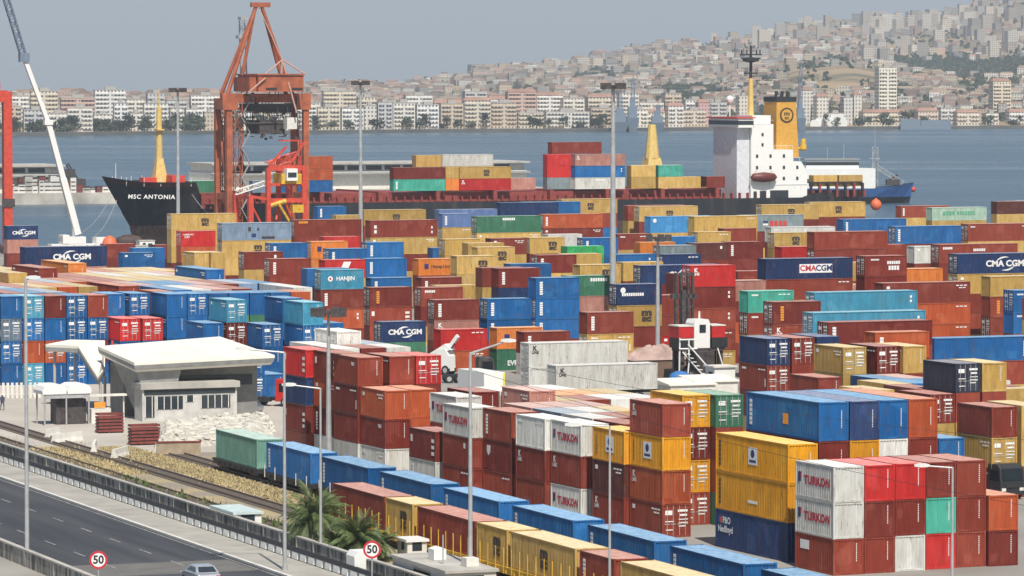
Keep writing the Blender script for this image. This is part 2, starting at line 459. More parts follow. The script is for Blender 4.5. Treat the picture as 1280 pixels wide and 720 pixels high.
def cont_meshes(L, th, doors):
    """doors: 'p' at +x, 'm' at -x, '' none."""
    key = (L, th, doors)
    if key in _cache: return _cache[key]
    l, w = L/2, CW/2
    wall = MB(); corr(wall, -l+.1, l-.1, .13, th-.09, -w+.03, -1); corr(wall, -l+.1, l-.1, .13, th-.09, w-.03, 1)
    if doors != 'p': corr(wall, -w+.1, w-.1, .13, th-.09, l-.03, 1, .25, .045, 'y')
    if doors != 'm': corr(wall, -w+.1, w-.1, .13, th-.09, -l+.03, -1, .25, .045, 'y')
    wall.box(-l+.1, l-.1, -w+.1, w-.1, .05, .12)
    fr = MB()
    for sx in (-1, 1):
        for sy in (-1, 1):
            fr.box(min(sx*l, sx*(l-.13)), max(sx*l, sx*(l-.13)), min(sy*w, sy*(w-.13)), max(sy*w, sy*(w-.13)), .118, th-.118)
            for z0 in (0, th-.118): fr.box(min(sx*l, sx*(l-.18)), max(sx*l, sx*(l-.18)), min(sy*w, sy*(w-.165)), max(sy*w, sy*(w-.165)), z0, z0+.118)
    for sy in (-1, 1):
        a, b = sorted((sy*(w-.005), sy*(w-.075)))
        fr.box(-l+.18, l-.18, a, b, .015, .16); fr.box(-l+.18, l-.18, a, b, th-.10, th-.02)
    for sx in (-1, 1):
        a, b = sorted((sx*(l-.005), sx*(l-.08)))
        fr.box(a, b, -w+.165, w-.165, .015, .16); fr.box(a, b, -w+.165, w-.165, th-.13, th-.02)
    rf = MB(); n = round((L-.36)/.35); p = (L-.36)/n; vs = []; pts = []
    for i in range(n):
        a = -l+.18+i*p; pts += [(a, th-.035), (a+p*.3, th-.035), (a+p*.5, th-.012), (a+p*.8, th-.012)]
    pts.append((l-.18, th-.035))
    for a, z in pts: vs += [(a, -w+.07, z), (a, w-.07, z)]
    rf.add(vs, [(2*i, 2*i+2, 2*i+3, 2*i+1) for i in range(len(pts)-1)])
    rf.box(-l+.18, l-.18, -w+.01, -w+.075, th-.02, th-.012); rf.box(-l+.18, l-.18, w-.075, w-.01, th-.02, th-.012)
    dl = []
    if doors:
        sx = 1 if doors == 'p' else -1
        for sy in (-1, 1):
            d = MB(); y0, y1 = sorted((sy*.012, sy*(w-.135))); xa, xb = sorted((sx*(l-.05), sx*(l-.09)))
            d.box(xa, xb, y0, y1, .17, th-.14)
            xo = sx*(l-.022)
            for k in (.25, .72):
                yy = sy*(k*(w-.14)); d.tube((xo, yy, .14), (xo, yy, th-.12), .024, n=6, m=1)
                d.box(min(xo, xo-sx*.03), max(xo, xo-sx*.03), yy-.2, yy+.2, 1.0, 1.06, 1)
            for z in (.45, .95, 1.55, 2.1):
                a, b = sorted((sx*(l-.05), sx*(l-.038))); d.box(a, b, y0+.05, y1-.03, z, z+.05, 2 if False else 0)
            dl.append(d.mesh('door', [PAINT, M['bars']]))
    res = (wall.mesh('wall', PAINT), fr.mesh('frame', PAINT), rf.mesh('roof', ROOF), dl)
    _cache[key] = res; return res
_tc = {}
def text_mesh(txt, h, bold=0.0, sx=1.0, space=1.0):
    """flat lettering standing in XZ, facing -y, centred; returns (verts, faces, width)"""
    key = (txt, h, bold, sx, space)
    if key in _tc: return _tc[key]
    cu = bpy.data.curves.new('lettering', 'FONT'); cu.body = txt; cu.size = h / .72; cu.align_x = 'CENTER'; cu.align_y = 'CENTER'
    cu.offset = bold * h; cu.space_line = .85; cu.space_character = space; cu.resolution_u = 3
    o = bpy.data.objects.new('lettering_tmp', cu); COL.objects.link(o)
    bpy.context.view_layer.update()
    me = bpy.data.meshes.new_from_object(o.evaluated_get(bpy.context.evaluated_depsgraph_get()))
    vs = [(v.co.x * sx, 0, v.co.y) for v in me.vertices]; fs = [tuple(p.vertices) for p in me.polygons]
    bpy.data.objects.remove(o); bpy.data.curves.remove(cu); bpy.data.meshes.remove(me)
    _tc[key] = (vs, fs); return _tc[key]
def put_text(mb, txt, h, x, y, z, m=0, rot=0.0, **k):
    vs, fs = text_mesh(txt, h, **k); c, s = math.cos(rot), math.sin(rot)
    mb.add([(x + a*c - b*s, y, z + a*s + b*c) for a, _, b in vs], fs, m)
def q(mb, x0, x1, y, z0, z1, m=0): mb.box(x0, x1, y, y+.012, z0, z1, m)
_lc = {}
def lettering(mark, L, th, door, endmark):
    key = (mark, L, th, door, endmark)
    if key in _lc: return _lc[key]
    mb = MB(); l, w = L/2, CW/2; y = -w + .016; T = th; x0 = -l
    mats = [M['letter'], M['dark'], M['redletter'], M['navy'], M['orange'], M['greenl'], M['redl']]
    def arc(cx, cz, r, a0, a1, wd, m):
        n = 10; pts = []
        for i in range(n+1):
            t = R(a0 + (a1-a0)*i/n); ww = wd*math.sin(math.pi*(i+.3)/(n+.6))
            pts.append(((cx+(r-ww/2)*math.cos(t)*1.5, y, cz+(r-ww/2)*math.sin(t)), (cx+(r+ww/2)*math.cos(t)*1.5, y, cz+(r+ww/2)*math.sin(t))))
        for i in range(n): mb.add([pts[i][0], pts[i+1][0], pts[i+1][1], pts[i][1]], [(0,1,2,3)], m)
    def vbars(x, m=0, wd=.42, z0=.45, z1=None, n=6):
        z1 = z1 or T-.45; st = (z1-z0)/n
        for i in range(n): q(mb, x-wd/2, x+wd/2, y, z0+i*st, z0+i*st+st*.80, m)
    def words(x, z, h, wl, m):
        for ww in wl:
            k = max(1, round(ww/(h*.8))); cw = ww/k
            for i in range(k): q(mb, x+i*cw, x+i*cw+cw*.78, y, z, z+h, m)
            x += ww + h*.6
    if mark in ('v','v2'): vbars(x0+.75)
    if mark == 'v2': q(mb, .1, .95, y, .9, 1.7, 4)
    if mark == 'rv': vbars(l-1.2, wd=.2)
    if mark == 'vy': vbars(x0+1.2, 4)
    if mark == 'ty': words(x0+.8, T-.62, .38, [1.7], 4)
    if mark == 'vv':
        for z in (.7, 1.5): q(mb, x0+.7, x0+1.15, y, z, z+.55)
        for z in (.6, 1.4): q(mb, l-1.1, l-.85, y, z, z+.4)
    if mark == '3w':
        for z in (.5, 1.05, 1.6): q(mb, l-.95, l-.35, y, z, z+.3)
        q(mb, x0+.3, x0+.7, y, 1.4, 2.0)
    if mark in ('tl','tl2'): words(x0+.6, T-.7, .32, [1.5], 0)
    if mark == 'tl2': words(-.8, T-1.0, .35, [1.9], 0)
    if mark == 'tr':
        for z in (1.7, 1.2): q(mb, l-1.0, l-.75, y, z, z+.3)
    if mark in ('star','star2'):
        mb.add([(x0+.85+.36*math.cos(t), y, T-.75+.36*math.sin(t)) for t in [i*math.pi/5 for i in range(10)]], [tuple(range(10))], 0)
    if mark == 'star2': words(x0+.7, T-1.45, .38, [3.0], 0)
    if mark == 'dot': q(mb, l-1.4, l-1.05, y, T-.95, T-.5)
    if mark in ('msc','mscb'):
        h = .62; cx = .25 if L > 7 else 1.0
        put_text(mb, 'm', h*1.3, cx, y, T/2+.36, 1, bold=.09, sx=1.6); put_text(mb, 'sc', h*1.2, cx, y, T/2-.36, 1, bold=.09, sx=1.45)
    if mark == 'ham': put_text(mb, 'HAMBURG', .28, x0+1.3, y, T-.6, 0, bold=.02); put_text(mb, 'S\u00dcD', .34, x0+1.1, y, T-1.0, 0, bold=.03)
    if mark in ('hap','hapd'):
        q(mb, x0+1.0, x0+1.7, y, T/2-.25, T/2+.5, 3)
        if mark == 'hap': put_text(mb, 'Hapag-Lloyd', .5, .85, y, T/2+.1, 1, bold=.02)
        else: put_text(mb, 'Hapag-Lloyd', .36, 1.0, y, T/2+.05, 1, bold=.0)
    if mark in ('cma','cmab'):
        sc = 1.0 if L > 7 else .8; cx = .9 if L > 7 else .25
        if mark == 'cmab':
            q(mb, cx-2.3, cx+2.3, y+.004, T/2-.55, T/2+.55, 0)
            put_text(mb, 'CMA', .72, cx-1.1, y-.003, T/2, 2, bold=.05, sx=1.05); put_text(mb, 'CGM', .72, cx+1.15, y-.003, T/2, 3, bold=.05, sx=1.05)
        else:
            put_text(mb, 'CMA CGM', .78*sc, cx, y, T/2-.05, 0, bold=.055, sx=1.12)
            arc(cx+.1, T/2-.25, 1.05*sc, 75, 150, .2, 0); arc(cx-.1, T/2+.2, 1.1*sc, 255, 330, .2, 0)
    if mark == 'han':
        mb.add([(x0+1.35+.36*math.cos(t), y, T/2+.1+.36*math.sin(t)) for t in [i*math.pi/6 for i in range(12)]], [tuple(range(12))], 0)
        q(mb, x0+1.22, x0+1.48, y-.003, T/2-.05, T/2+.25, 2)
        put_text(mb, 'HANJIN', .52, .45, y, T/2+.1, 0, bold=.04, sx=1.05)
    if mark == 'ever': put_text(mb, 'EVERGREEN', .6, .6, y, .85, 0, bold=.04)
    if mark == 'turk':
        q(mb, x0+.45, x0+.8, y, T/2-.15, T/2+.55, 3); q(mb, x0+.8, x0+1.0, y, T/2+.1, T/2+.55, 2)
        put_text(mb, 'TURKON', .60, .4, y, T/2, 2, bold=.075, sx=1.12, space=1.08)
    if mark in ('kl','kld'):
        mm = 0 if mark == 'kl' else 1
        put_text(mb, 'K', .5, x0+.75, y, T-.62, mm, bold=.06); put_text(mb, 'LINE', .3, x0+.8, y, T-1.08, mm, bold=.05)
    if mark in ('cir','cirp'):
        cx = .2; q(mb, cx-.75, cx+.75, y, T/2-.55, T/2+.75, 0)
        mb.add([(cx+.33*math.cos(t), y-.004, T/2+.28+.33*math.sin(t)) for t in [i*math.pi/4+.4 for i in range(8)]], [tuple(range(8))], 3)
        q(mb, cx-.55, cx+.55, y-.004, T/2-.38, T/2-.18, 3)
        if mark == 'cirp': cx = 0; vbars(x0+.7, 1, .25)
        else: vbars(x0+.7, 1, .12)
    if mark == 'txt': words(-.6, .9, .22, [1.6], 0); vbars(x0+.7, 1, .25)
    if mark == 'maersk2':
        q(mb, x0+.7, x0+1.05, y, T-1.0, T-.55, 6); put_text(mb, 'P&O', .5, x0+1.9, y, T-.78, 0, bold=.04); put_text(mb, 'Nedlloyd', .5, x0+1.7, y, T-1.45, 0, bold=.04)
    if mark == 'tex': put_text(mb, 'tex', .42, l-1.3, y, T-.6, 0, bold=.05)
    if mark == 'bar': words(-1.2 if L > 7 else 0, T-.75, .42, [2.4], 0)
    if mark == 'gw': words(-3.6, T/2-.25, .75, [2.7, 4.0], 5)
    if mark == 'mix':
        q(mb, -1.9, -.9, y, T/2-.4, T/2-.1, 0); q(mb, -1.9, -.9, y, T/2+.1, T/2+.4, 3); words(-.5, T/2-.55, .95, [3.4], 6)
    if mark == 'blob':
        q(mb, -1.5, -1.0, y, 1.5, 2.2, 1); q(mb, -.9, -.1, y, .5, 1.1, 3); q(mb, .1, .4, y, 1.6, 2.0, 3); q(mb, .9, 3.2, y, .2, .6, 1)
    if mark == 'dia': mb.add([(-1.2, y, .2), (-.1, y, .2), (.9, y, T-.3), (-.2, y, T-.3)], [(0,1,2,3)], 0)
    if mark == 'plate': q(mb, x0+.8, x0+2.2, y, T-1.1, T-.45)
    if mark == 'sh': mb.add([(x0+.8, y, T-.5), (x0+1.6, y, T-.5), (x0+1.5, y, T-1.1), (x0+1.1, y, T-1.4), (x0+.75, y, T-1.0)], [(4,3,2,1,0)], 0)
    if mark == 'cap': words(.2, 1.5, .4, [1.9], 0); words(.4, .75, .55, [1.6], 0); words(x0+.9, T-.6, .2, [1.2], 0)
    if mark in ('c1','c2','c3'):
        for i in range(3): q(mb, l-2.0+i*.55, l-1.6+i*.55, y, T-.52, T-.40)
        if mark == 'c2': words(l-1.6, T-.8, .12, [.5,.4], 0); q(mb, x0+.5, x0+.95, y, T-.75, T-.42)
        if mark == 'c3': words(x0+.5, T-.6, .2, [.9], 0); q(mb, l-.55, l-.42, y, .5, 1.3)
    # door end / blank end writing
    if door:
        sx = 1 if door == 'p' else -1; xx = sx*(l-.03)
        def dq(y0, y1, z0, z1, m=0):
            a, b = sorted((xx, xx+sx*.02)); mb.box(a, b, min(sx*y0, sx*y1), max(sx*y0, sx*y1), z0, z1, m)
        dq(.12, .95, T-.62, T-.45); dq(.3, .9, T-.95, T-.8); dq(.2, .98, 1.35, 1.42); dq(.2, .98, 1.1, 1.17); dq(.2, .8, .82, .9)
        dq(-.95, -.35, T-.85, T-.5); dq(-.95, -.2, 1.2, 1.27); dq(-.9, -.3, .55, .62)
    elif endmark:
        xx = l - .028
        for i in range(9): mb.box(xx, xx+.015, w-.60, w-.535, .95+i*.15, 1.04+i*.15, 0)
    res = mb.mesh('lettering', mats) if mb.f else None
    _lc[key] = res; return res
rnd = random.Random(7)
CONT = []   # every box of the yard, the ship and the train: dicts with place, colours, words
def cont(u, v, z, L, th, kind, colour, mark='', door=False, place='', tier='', below='', ang=None, xyz=None):
    CONT.append(dict(u=u, v=v, z=z, L=L, th=th, k=kind, c=colour, mark=mark, door=door, place=place, tier=tier, below=below, ang=ang, xyz=xyz))
def parse(txt):
    out = []
    for ln in txt.strip().splitlines():
        if not ln.strip() or ln.startswith('#'): continue
        k, px, y, n, L, cols, grp = ln.split(); hc = n.endswith('H')
        out.append(dict(k=k, px=float(px), y=float(y), n=int(n.rstrip('H')), th=2.896 if hc else 2.591, L=LEN[L], cols=cols.split(','), grp=grp))
    return out
def solve(stacks):
    for s in stacks:
        p = at_z(s['px'], s['y'], s['n'] * s['th']); s['u'], s['v'] = to_uv(p.x, p.y); s['y0'] = p.y
        s['du'], s['dv'] = (s['L'], CW) if s['k'] == 'S' else (CW, s['L'])
    placed = []
    for s in sorted(stacks, key=lambda s: s['y0']):
        for it in range(60):
            hit = False
            for p in placed:
                ou = min(s['u']+s['du'], p['u']+p['du']) - max(s['u'], p['u']); ov = min(s['v']+s['dv'], p['v']+p['dv']) - max(s['v'], p['v'])
                if ou > -.04 and ov > -.06:
                    hit = True
                    if ou < .9: s['u'] += (ou+.06) if s['u']+s['du']/2 > p['u']+p['du']/2 else -(ou+.06)
                    else:
                        nv = p['v']+p['dv']+.08; k = nv/s['v']; s['u'] *= k; s['v'] = nv
            if not hit: break
        placed.append(s)
    return placed
def anymark(): return rnd.choice(['', '', 'c1', 'c1', 'c2', 'c2', 'c3'])
QVY = 830.0
STACKS = solve(parse(YARD))
TIER = ['topmost', 'second down', 'third down', 'fourth down', 'fifth down']
def place_stack(s):
    n = s['n']
    for i in range(n):
        tok = s['cols'][i] if i < len(s['cols']) else 'r'
        c, _, mk = tok.partition(':'); lo = s['cols'][i+1].partition(':')[0] if i+1 < len(s['cols']) else ''
        door = (mk == 'd') if s['k'] == 'E' else (rnd.random() < .55)
        t = 'single' if n == 1 else (TIER[i] if i < n-1 else 'bottom')
        cont(s['u'], s['v'], (n-1-i)*s['th'], s['L'], s['th'], s['k'], c, anymark() if mk in ('d', '') else mk, door, s['grp'], t, lo)
for s in STACKS: place_stack(s)
# ---- fill the blocks whose roofs show behind their front rows
def free(u, v, du, dv):
    for p in STACKS:
        if min(u+du, p['u']+p['du']) - max(u, p['u']) > -.03 and min(v+dv, p['v']+p['dv']) - max(v, p['v']) > -.05: return False
    return True
def fill(u0, u1, v0, v1, n, L, pal, grp, test, step=2.56, th=2.591, vstep=None, vary=True):
    n0, th0 = n, th
    vstep = vstep or L + .25; v = v0
    while v < v1:
        u = u0
        while u < u1:
            x, y = to_xy(u, v); px, py, _ = proj((x, y, n*th))
            if test(px, py) and free(u, v, CW, L):
                n_, th_ = n0, th0
                if vary and rnd.random() < .06: th_ = 2.896
                elif vary and rnd.random() < .13: n_ = n0-1
                s = dict(k='E', px=px, y=py, n=n_, th=th_, L=L, cols=[rnd.choice(pal) for _ in range(n_)], grp=grp, u=u, v=v, du=CW, dv=L)
                STACKS.append(s); place_stack(s)
            u += step
        v += vstep
def stack_at(px, y): return min(STACKS, key=lambda s: abs(s['px']-px) + abs(s['y']-y))
a = stack_at(0, 370.5)
lims = [372, 345, 290, 250, 236, 232]
fill(a['u']-13, a['u']+62, a['v']+6.4, a['v']+6.4+12.5*5.5, 4, LEN['40'], ['t','t','r','p','w','o','t','h','r','b','O'], 'left',
     lambda px, py: -60 < px < (372 if py > 358 else 330 if py > 352 else 262 if py > 344 else 225) and py > 336.5)
a = stack_at(828, 505)
fill(a['u']+2.62-2.56*2, a['u']+2.56*8, a['v']+6.5, a['v']+80, 3, LEN['20'], ['r','r','w','p','o','r','w','O','h','t'], 'rail',
     lambda px, py: 560 < px < 800 and 486 < py < 540 and px > 560 + (540-py)*0.6)
a = stack_at(447, 448.5)
fill(a['u']+2.6, a['u']+2.56*3.5, a['v']+6.3, a['v']+30, 4, LEN['20'], ['w','r','w','h','p','r'], 'rail', lambda px, py: py > 429 and px < 532)
a = stack_at(1163, 493)
fill(a['u']-2.56*4, a['u']+2.56*9, a['v']+6.4, a['v']+40, 3, LEN['20'], ['t','r','t','p','b','w'], 'right', lambda px, py: 471 < py < 500 and 1060 < px < 1290)
# the yard goes on beyond the right border
for row in range(14):
    v = to_uv(*at_z(1300, 470, 0).xy)[1] - 40 + row*19.0; u = to_uv(*at_v(1296, 300, v).xy)[0] + 1.0
    for k in range(7):
        n = rnd.choice([2,3,3,4])
        for j in range(3):
            vv = v + j*2.6
            if free(u, vv, LEN['40'], CW) and vv < QVY and proj((*to_xy(u, vv), n*2.6))[0] > 1286:
                s = dict(k='S', px=1400, y=300, n=n, th=2.591, L=LEN['40'], cols=[rnd.choice(['r','r','t','b','o','t','B','h','w']) for _ in range(n)], grp='back', u=u, v=vv, du=LEN['40'], dv=CW); STACKS.append(s); place_stack(s)
        u += 12.9
# ------------------------------------------------------------------ ground, quay, sea, road
QV = 872.0                                     # the quay edge, in metres along v
def uvp(u, v, z): x, y = to_xy(u, v); return (x, y, z)
gmat = mat('yard_concrete', (.27,.255,.23), .9, var=.25, scale=.05, bump=.15, bscale=.8)
mb = MB(); mb.add([uvp(-900,-700,0), uvp(2500,-700,0), uvp(2500,QV,0), uvp(-900,QV,0), uvp(-900,QV,-6), uvp(2500,QV,-6)], [(0,1,2,3), (3,2,5,4)])
tag(obj('port_ground', mb, gmat), kind='structure')
mb = MB(); mb.hexa([uvp(-900,QV-1.2,.004), uvp(2500,QV-1.2,.004), uvp(2500,QV+.25,.004), uvp(-900,QV+.25,.004)], [uvp(-900,QV-1.2,.25), uvp(2500,QV-1.2,.25), uvp(2500,QV+.25,.25), uvp(-900,QV+.25,.25)])
tag(obj('quay_kerb', mb, M['concrete']), kind='structure')
# sea
sm, nt, b = newmat('sea_water'); N, L_ = nt.nodes, nt.links
b.inputs['Roughness'].default_value = .28
tc = N.new('ShaderNodeTexCoord'); mp = N.new('ShaderNodeMapping'); mp.inputs['Scale'].default_value = (.10,.28,1); L_.new(tc.outputs['Object'], mp.inputs[0])
nz = N.new('ShaderNodeTexNoise'); nz.inputs['Scale'].default_value = 1.0; nz.inputs['Detail'].default_value = 7; nz.inputs['Roughness'].default_value = .6; L_.new(mp.outputs[0], nz.inputs['Vector'])
bp = N.new('ShaderNodeBump'); bp.inputs['Strength'].default_value = .55; bp.inputs['Distance'].default_value = 1.2; L_.new(nz.outputs[0], bp.inputs['Height']); L_.new(bp.outputs[0], b.inputs['Normal'])
mp2 = N.new('ShaderNodeMapping'); mp2.inputs['Scale'].default_value = (.0025,.012,1); L_.new(tc.outputs['Object'], mp2.inputs[0])
n2 = N.new('ShaderNodeTexNoise'); n2.inputs['Scale'].default_value = 1.0; n2.inputs['Detail'].default_value = 4; L_.new(mp2.outputs[0], n2.inputs['Vector'])
mr = N.new('ShaderNodeMapRange'); mr.inputs[1].default_value = .35; mr.inputs[2].default_value = .68; mr.inputs[3].default_value = .16; mr.inputs[4].default_value = .42; L_.new(n2.outputs[0], mr.inputs[0]); L_.new(mr.outputs[0], b.inputs['Roughness'])
mb = MB(); mb.add([(-9000,300,-2), (9000,300,-2), (9000,12000,-2), (-9000,12000,-2)], [(0,1,2,3)])
tag(obj('sea_water', mb, sm), kind='structure')
rc_ = N.new('ShaderNodeValToRGB'); rc_.color_ramp.elements[0].position = .38; rc_.color_ramp.elements[0].color = (.035,.075,.115,1); rc_.color_ramp.elements[1].position = .66; rc_.color_ramp.elements[1].color = (.075,.125,.165,1); L_.new(n2.outputs[0], rc_.inputs[0]); L_.new(rc_.outputs[0], b.inputs['Base Color'])
# ---- road: c across, s along (direction turned 21 degrees to the left of the view)
RA = R(21.0); RC, RS_ = math.cos(RA), math.sin(RA)
def rd(c, s, z=0.0): return (c*RC - s*RS_, c*RS_ + s*RC, z)
asph = mat('asphalt', (.036,.039,.046), .85, scale=.9, bump=.12, bscale=6, stretch=(.55,.035,1), col2=(.066,.068,.074), lo=.36, hi=.68)
for n_ in asph.node_tree.nodes:
    if n_.type == 'MAPPING': n_.vector_type = 'TEXTURE'; n_.inputs['Rotation'].default_value = (0,0,RA); n_.inputs['Scale'].default_value = (1.6, 28, 1)
def sheet(name, c0, c1, s0, s1, z, m, kind='structure'):
    mb = MB(); mb.add([rd(c0,s0,z), rd(c1,s0,z), rd(c1,s1,z), rd(c0,s1,z)], [(0,1,2,3)]); return tag(obj(name, mb, m), kind=kind)
sheet('road', 79.3, 94.6, 120, 720, .004, asph)
patch = mat('patched_asphalt', (.14,.135,.125), .9, var=.15, scale=.5)
sheet('road_patch', 80.2, 94.0, 296, 303.5, .008, patch)
mb = MB(); rr = random.Random(3)
for c in (89.9, 84.8):
    s = 200.0
    while s < 560:
        L0 = 3.0 + rr.random()*.4
        mb.add([rd(c-.08,s,.012), rd(c+.08,s,.012), rd(c+.08,s+L0,.012), rd(c-.08,s+L0,.012)], [(0,1,2,3)]); s += 8.4
for c in (94.2, 80.2): mb.add([rd(c-.07,120,.012), rd(c+.07,120,.012), rd(c+.07,720,.012), rd(c-.07,720,.012)], [(0,1,2,3)])
tag(obj('road_markings', mb, mat('worn_road_paint', (.24,.235,.22), .9, var=.5, scale=1.5)), kind='structure')
def slab(name, c0, c1, s0, s1, z0, z1, m, label=None, cat=None, kind=None):
    mb = MB(); mb.hexa([rd(c0,s0,z0), rd(c1,s0,z0), rd(c1,s1,z0), rd(c0,s1,z0)], [rd(c0,s0,z1), rd(c1,s0,z1), rd(c1,s1,z1), rd(c0,s1,z1)])
    return tag(obj(name, mb, m), label, cat, kind=kind)
slab('pavement', 94.9, 98.3, 120, 720, 0, .13, mat('pale_paving', (.36,.34,.30), .9, var=.18, scale=.3), kind='structure')
slab('kerb', 94.6, 94.9, 120, 720, 0, .14, M['paleconc'], kind='structure')
# stained parapet wall: material with dark run-off streaks down from the coping
def streak_mat(name):
    m, nt, b = newmat(name); N, L = nt.nodes, nt.links; b.inputs['Roughness'].default_value = .95
    tc = N.new('ShaderNodeTexCoord'); mp = N.new('ShaderNodeMapping'); mp.inputs['Scale'].default_value = (1.5,1.5,.22); L.new(tc.outputs['Object'], mp.inputs[0])
    nz = N.new('ShaderNodeTexNoise'); nz.inputs['Scale'].default_value = 1.0; nz.inputs['Detail'].default_value = 6; L.new(mp.outputs[0], nz.inputs['Vector'])
    rp = N.new('ShaderNodeValToRGB'); e = rp.color_ramp.elements; e[0].position = .38; e[0].color = (.10,.095,.08,1); e[1].position = .62; e[1].color = (.46,.44,.39,1)
    L.new(nz.outputs[0], rp.inputs[0]); L.new(rp.outputs[0], b.inputs['Base Color']); return m
stain = streak_mat('stained_concrete')
def parapet(label, c, s0, s1, h, w=.28):
    t = thing('parapet_wall', label, 'wall', rd(c, s0))
    mb = MB(); s = s0; k = 0
    L = s1 - s0; n = int(L/4)
    for i in range(n):
        a, b2 = s0 + L*i/n + .03, s0 + L*(i+1)/n - .03
        mb.hexa([rd(c,a,0), rd(c+w,a,0), rd(c+w,b2,0), rd(c,b2,0)], [rd(c,a,h), rd(c+w,a,h), rd(c+w,b2,h), rd(c,b2,h)])
        mb.hexa([rd(c-.07,a-.02,0), rd(c+.04,a-.02,0), rd(c+.04,a+.25,0), rd(c-.07,a+.25,0)], [rd(c-.07,a-.02,h), rd(c+.04,a-.02,h), rd(c+.04,a+.25,h), rd(c-.07,a+.25,h)])
    o = obj('wall_panel', mb, stain, t)
    cp = MB(); cp.hexa([rd(c-.06,s0,h), rd(c+w+.06,s0,h), rd(c+w+.06,s1,h), rd(c-.06,s1,h)], [rd(c-.06,s0,h+.12), rd(c+w+.06,s0,h+.12), rd(c+w+.06,s1,h+.12), rd(c-.06,s1,h+.12)])
    p = obj('coping', cp, M['concrete'], t)
    inv = Matrix.Translation(-Vector(rd(c, s0)))
    for x in (o, p): x.data.transform(inv)
    return t
parapet('long stained concrete wall between the road and the railway tracks', 99.6, 200, 700, 1.35)
parapet('stained concrete wall along the near lower edge of the road', 78.9, 180, 520, 1.15)
t = thing('crash_barrier', 'dark crash barrier rail on white posts beside the stained wall', 'barrier', rd(98.7, 200))
inv = Matrix.Translation(-Vector(rd(98.7, 200)))
mb = MB(); mb.hexa([rd(98.55,200,.62), rd(98.85,200,.62), rd(98.85,700,.62), rd(98.55,700,.62)], [rd(98.6,200,.92), rd(98.8,200,.92), rd(98.8,700,.92), rd(98.6,700,.92)])
o = obj('rail', mb, M['black'], t); o.data.transform(inv)
mb = MB(); s = 200
while s < 700:
    mb.hexa([rd(98.5,s,.1), rd(98.9,s,.1), rd(98.9,s+1.25,.1), rd(98.5,s+1.25,.1)], [rd(98.56,s,.6), rd(98.84,s,.6), rd(98.84,s+1.25,.6), rd(98.56,s+1.25,.6)]); s += 1.9
o = obj('post', mb, M['white'], t); o.data.transform(inv); o['kind'] = 'stuff'
# ---- railway strip: ballast, sleepers, rails, dry grass
bal = mat('ballast_dirt', (.27,.235,.19), .95, scale=.22, bump=.3, bscale=3, col2=(.37,.30,.17), lo=.42, hi=.58)
sheet('railway_ground', 100.1, 124.0, 150, 470, .006, bal)
apron = mat('pale_dirt_apron', (.44,.40,.35), .95, var=.15, scale=.08)
sheet('gate_apron', 100.3, 160, 392, 500, .010, apron)
RAILC = (109.2, 116.0, 120.6)
def track(c, s0, s1, label):
    t = thing('railway_track', label, 'railway track', rd(c, s0)); inv = Matrix.Translation(-Vector(rd(c, s0)))
    mb = MB(); s = s0
    while s < s1:
        mb.hexa([rd(c-1.25,s,.01), rd(c+1.25,s,.01), rd(c+1.25,s+.24,.01), rd(c-1.25,s+.24,.01)], [rd(c-1.25,s,.08), rd(c+1.25,s,.08), rd(c+1.25,s+.24,.08), rd(c-1.25,s+.24,.08)]); s += .62
    o = obj('sleepers', mb, M['wood'], t); o.data.transform(inv); o['kind'] = 'stuff'
    for k in (-.72, .72):
        mb = MB(); mb.hexa([rd(c+k-.04,s0,.08), rd(c+k+.04,s0,.08), rd(c+k+.04,s1,.08), rd(c+k-.04,s1,.08)], [rd(c+k-.035,s0,.22), rd(c+k+.035,s0,.22), rd(c+k+.035,s1,.22), rd(c+k-.035,s1,.22)])
        o = obj('rail', mb, M['rail'], t); o.data.transform(inv)
track(RAILC[0], 150, 450, 'railway track with dark sleepers curving past the dry grass by the stained wall')
track(RAILC[1], 150, 392, 'railway track under the blue container wagons')
track(RAILC[2], 150, 380, 'railway track under the empty flat wagon beside the stacks')
track(104.4, 300, 450, 'weed-grown railway track closest to the stained wall')
straw = mat('straw_ground', (.25,.22,.175), .95, scale=.5, bump=.3, bscale=4, col2=(.43,.345,.185), lo=.3, hi=.5)
mb = MB(); re_ = random.Random(6)
for (ca, cb_, sa_, sb_) in ((110.9,114.4,312,402),(100.4,103.3,365,405),(105.6,108.0,372,404)):
    n_ = 30; L0 = [rd(ca+re_.uniform(-.4,.4), sa_+(sb_-sa_)*i/n_, .016) for i in range(n_+1)]; L1 = [rd(cb_+re_.uniform(-.6,.6), sa_+(sb_-sa_)*i/n_, .016) for i in range(n_+1)]
    for i in range(n_): mb.add([L0[i], L1[i], L1[i+1], L0[i+1]], [(0,1,2,3)])
tag(obj('straw_ground', mb, straw), kind='structure')
mb = MB(); rg = random.Random(11)
for i in range(30000):
    if rg.random() < .62: c = rg.uniform(110.8, 114.4); s = rg.uniform(315, 400)
    elif rg.random() < .6: c = rg.uniform(100.6, 109.5); s = rg.uniform(372, 402)
    else: c = rg.choice((rg.gauss(105.3,.7), rg.gauss(110.5,.6), rg.gauss(101.2,.4), rg.gauss(116.6,.5))); s = rg.uniform(230, 420)
    if any(abs(c-k) < 1.1 for k in RAILC) and rg.random() < .85: continue
    h = rg.uniform(.06,.26); p = Vector(rd(c, s)); a = rg.uniform(0, 6.28); w = rg.uniform(.03,.12)
    mb.add([p + Vector((math.cos(a)*w, math.sin(a)*w, 0)), p - Vector((math.cos(a)*w, math.sin(a)*w, 0)), p + Vector((rg.uniform(-.2,.2), rg.uniform(-.2,.2), h))], [(0,1,2)])
tag(obj('dry_grass', mb, M['straw']), 'straw yellow dry grass growing between the railway tracks', 'grass', kind='stuff')
mb = MB(); rg = random.Random(12)
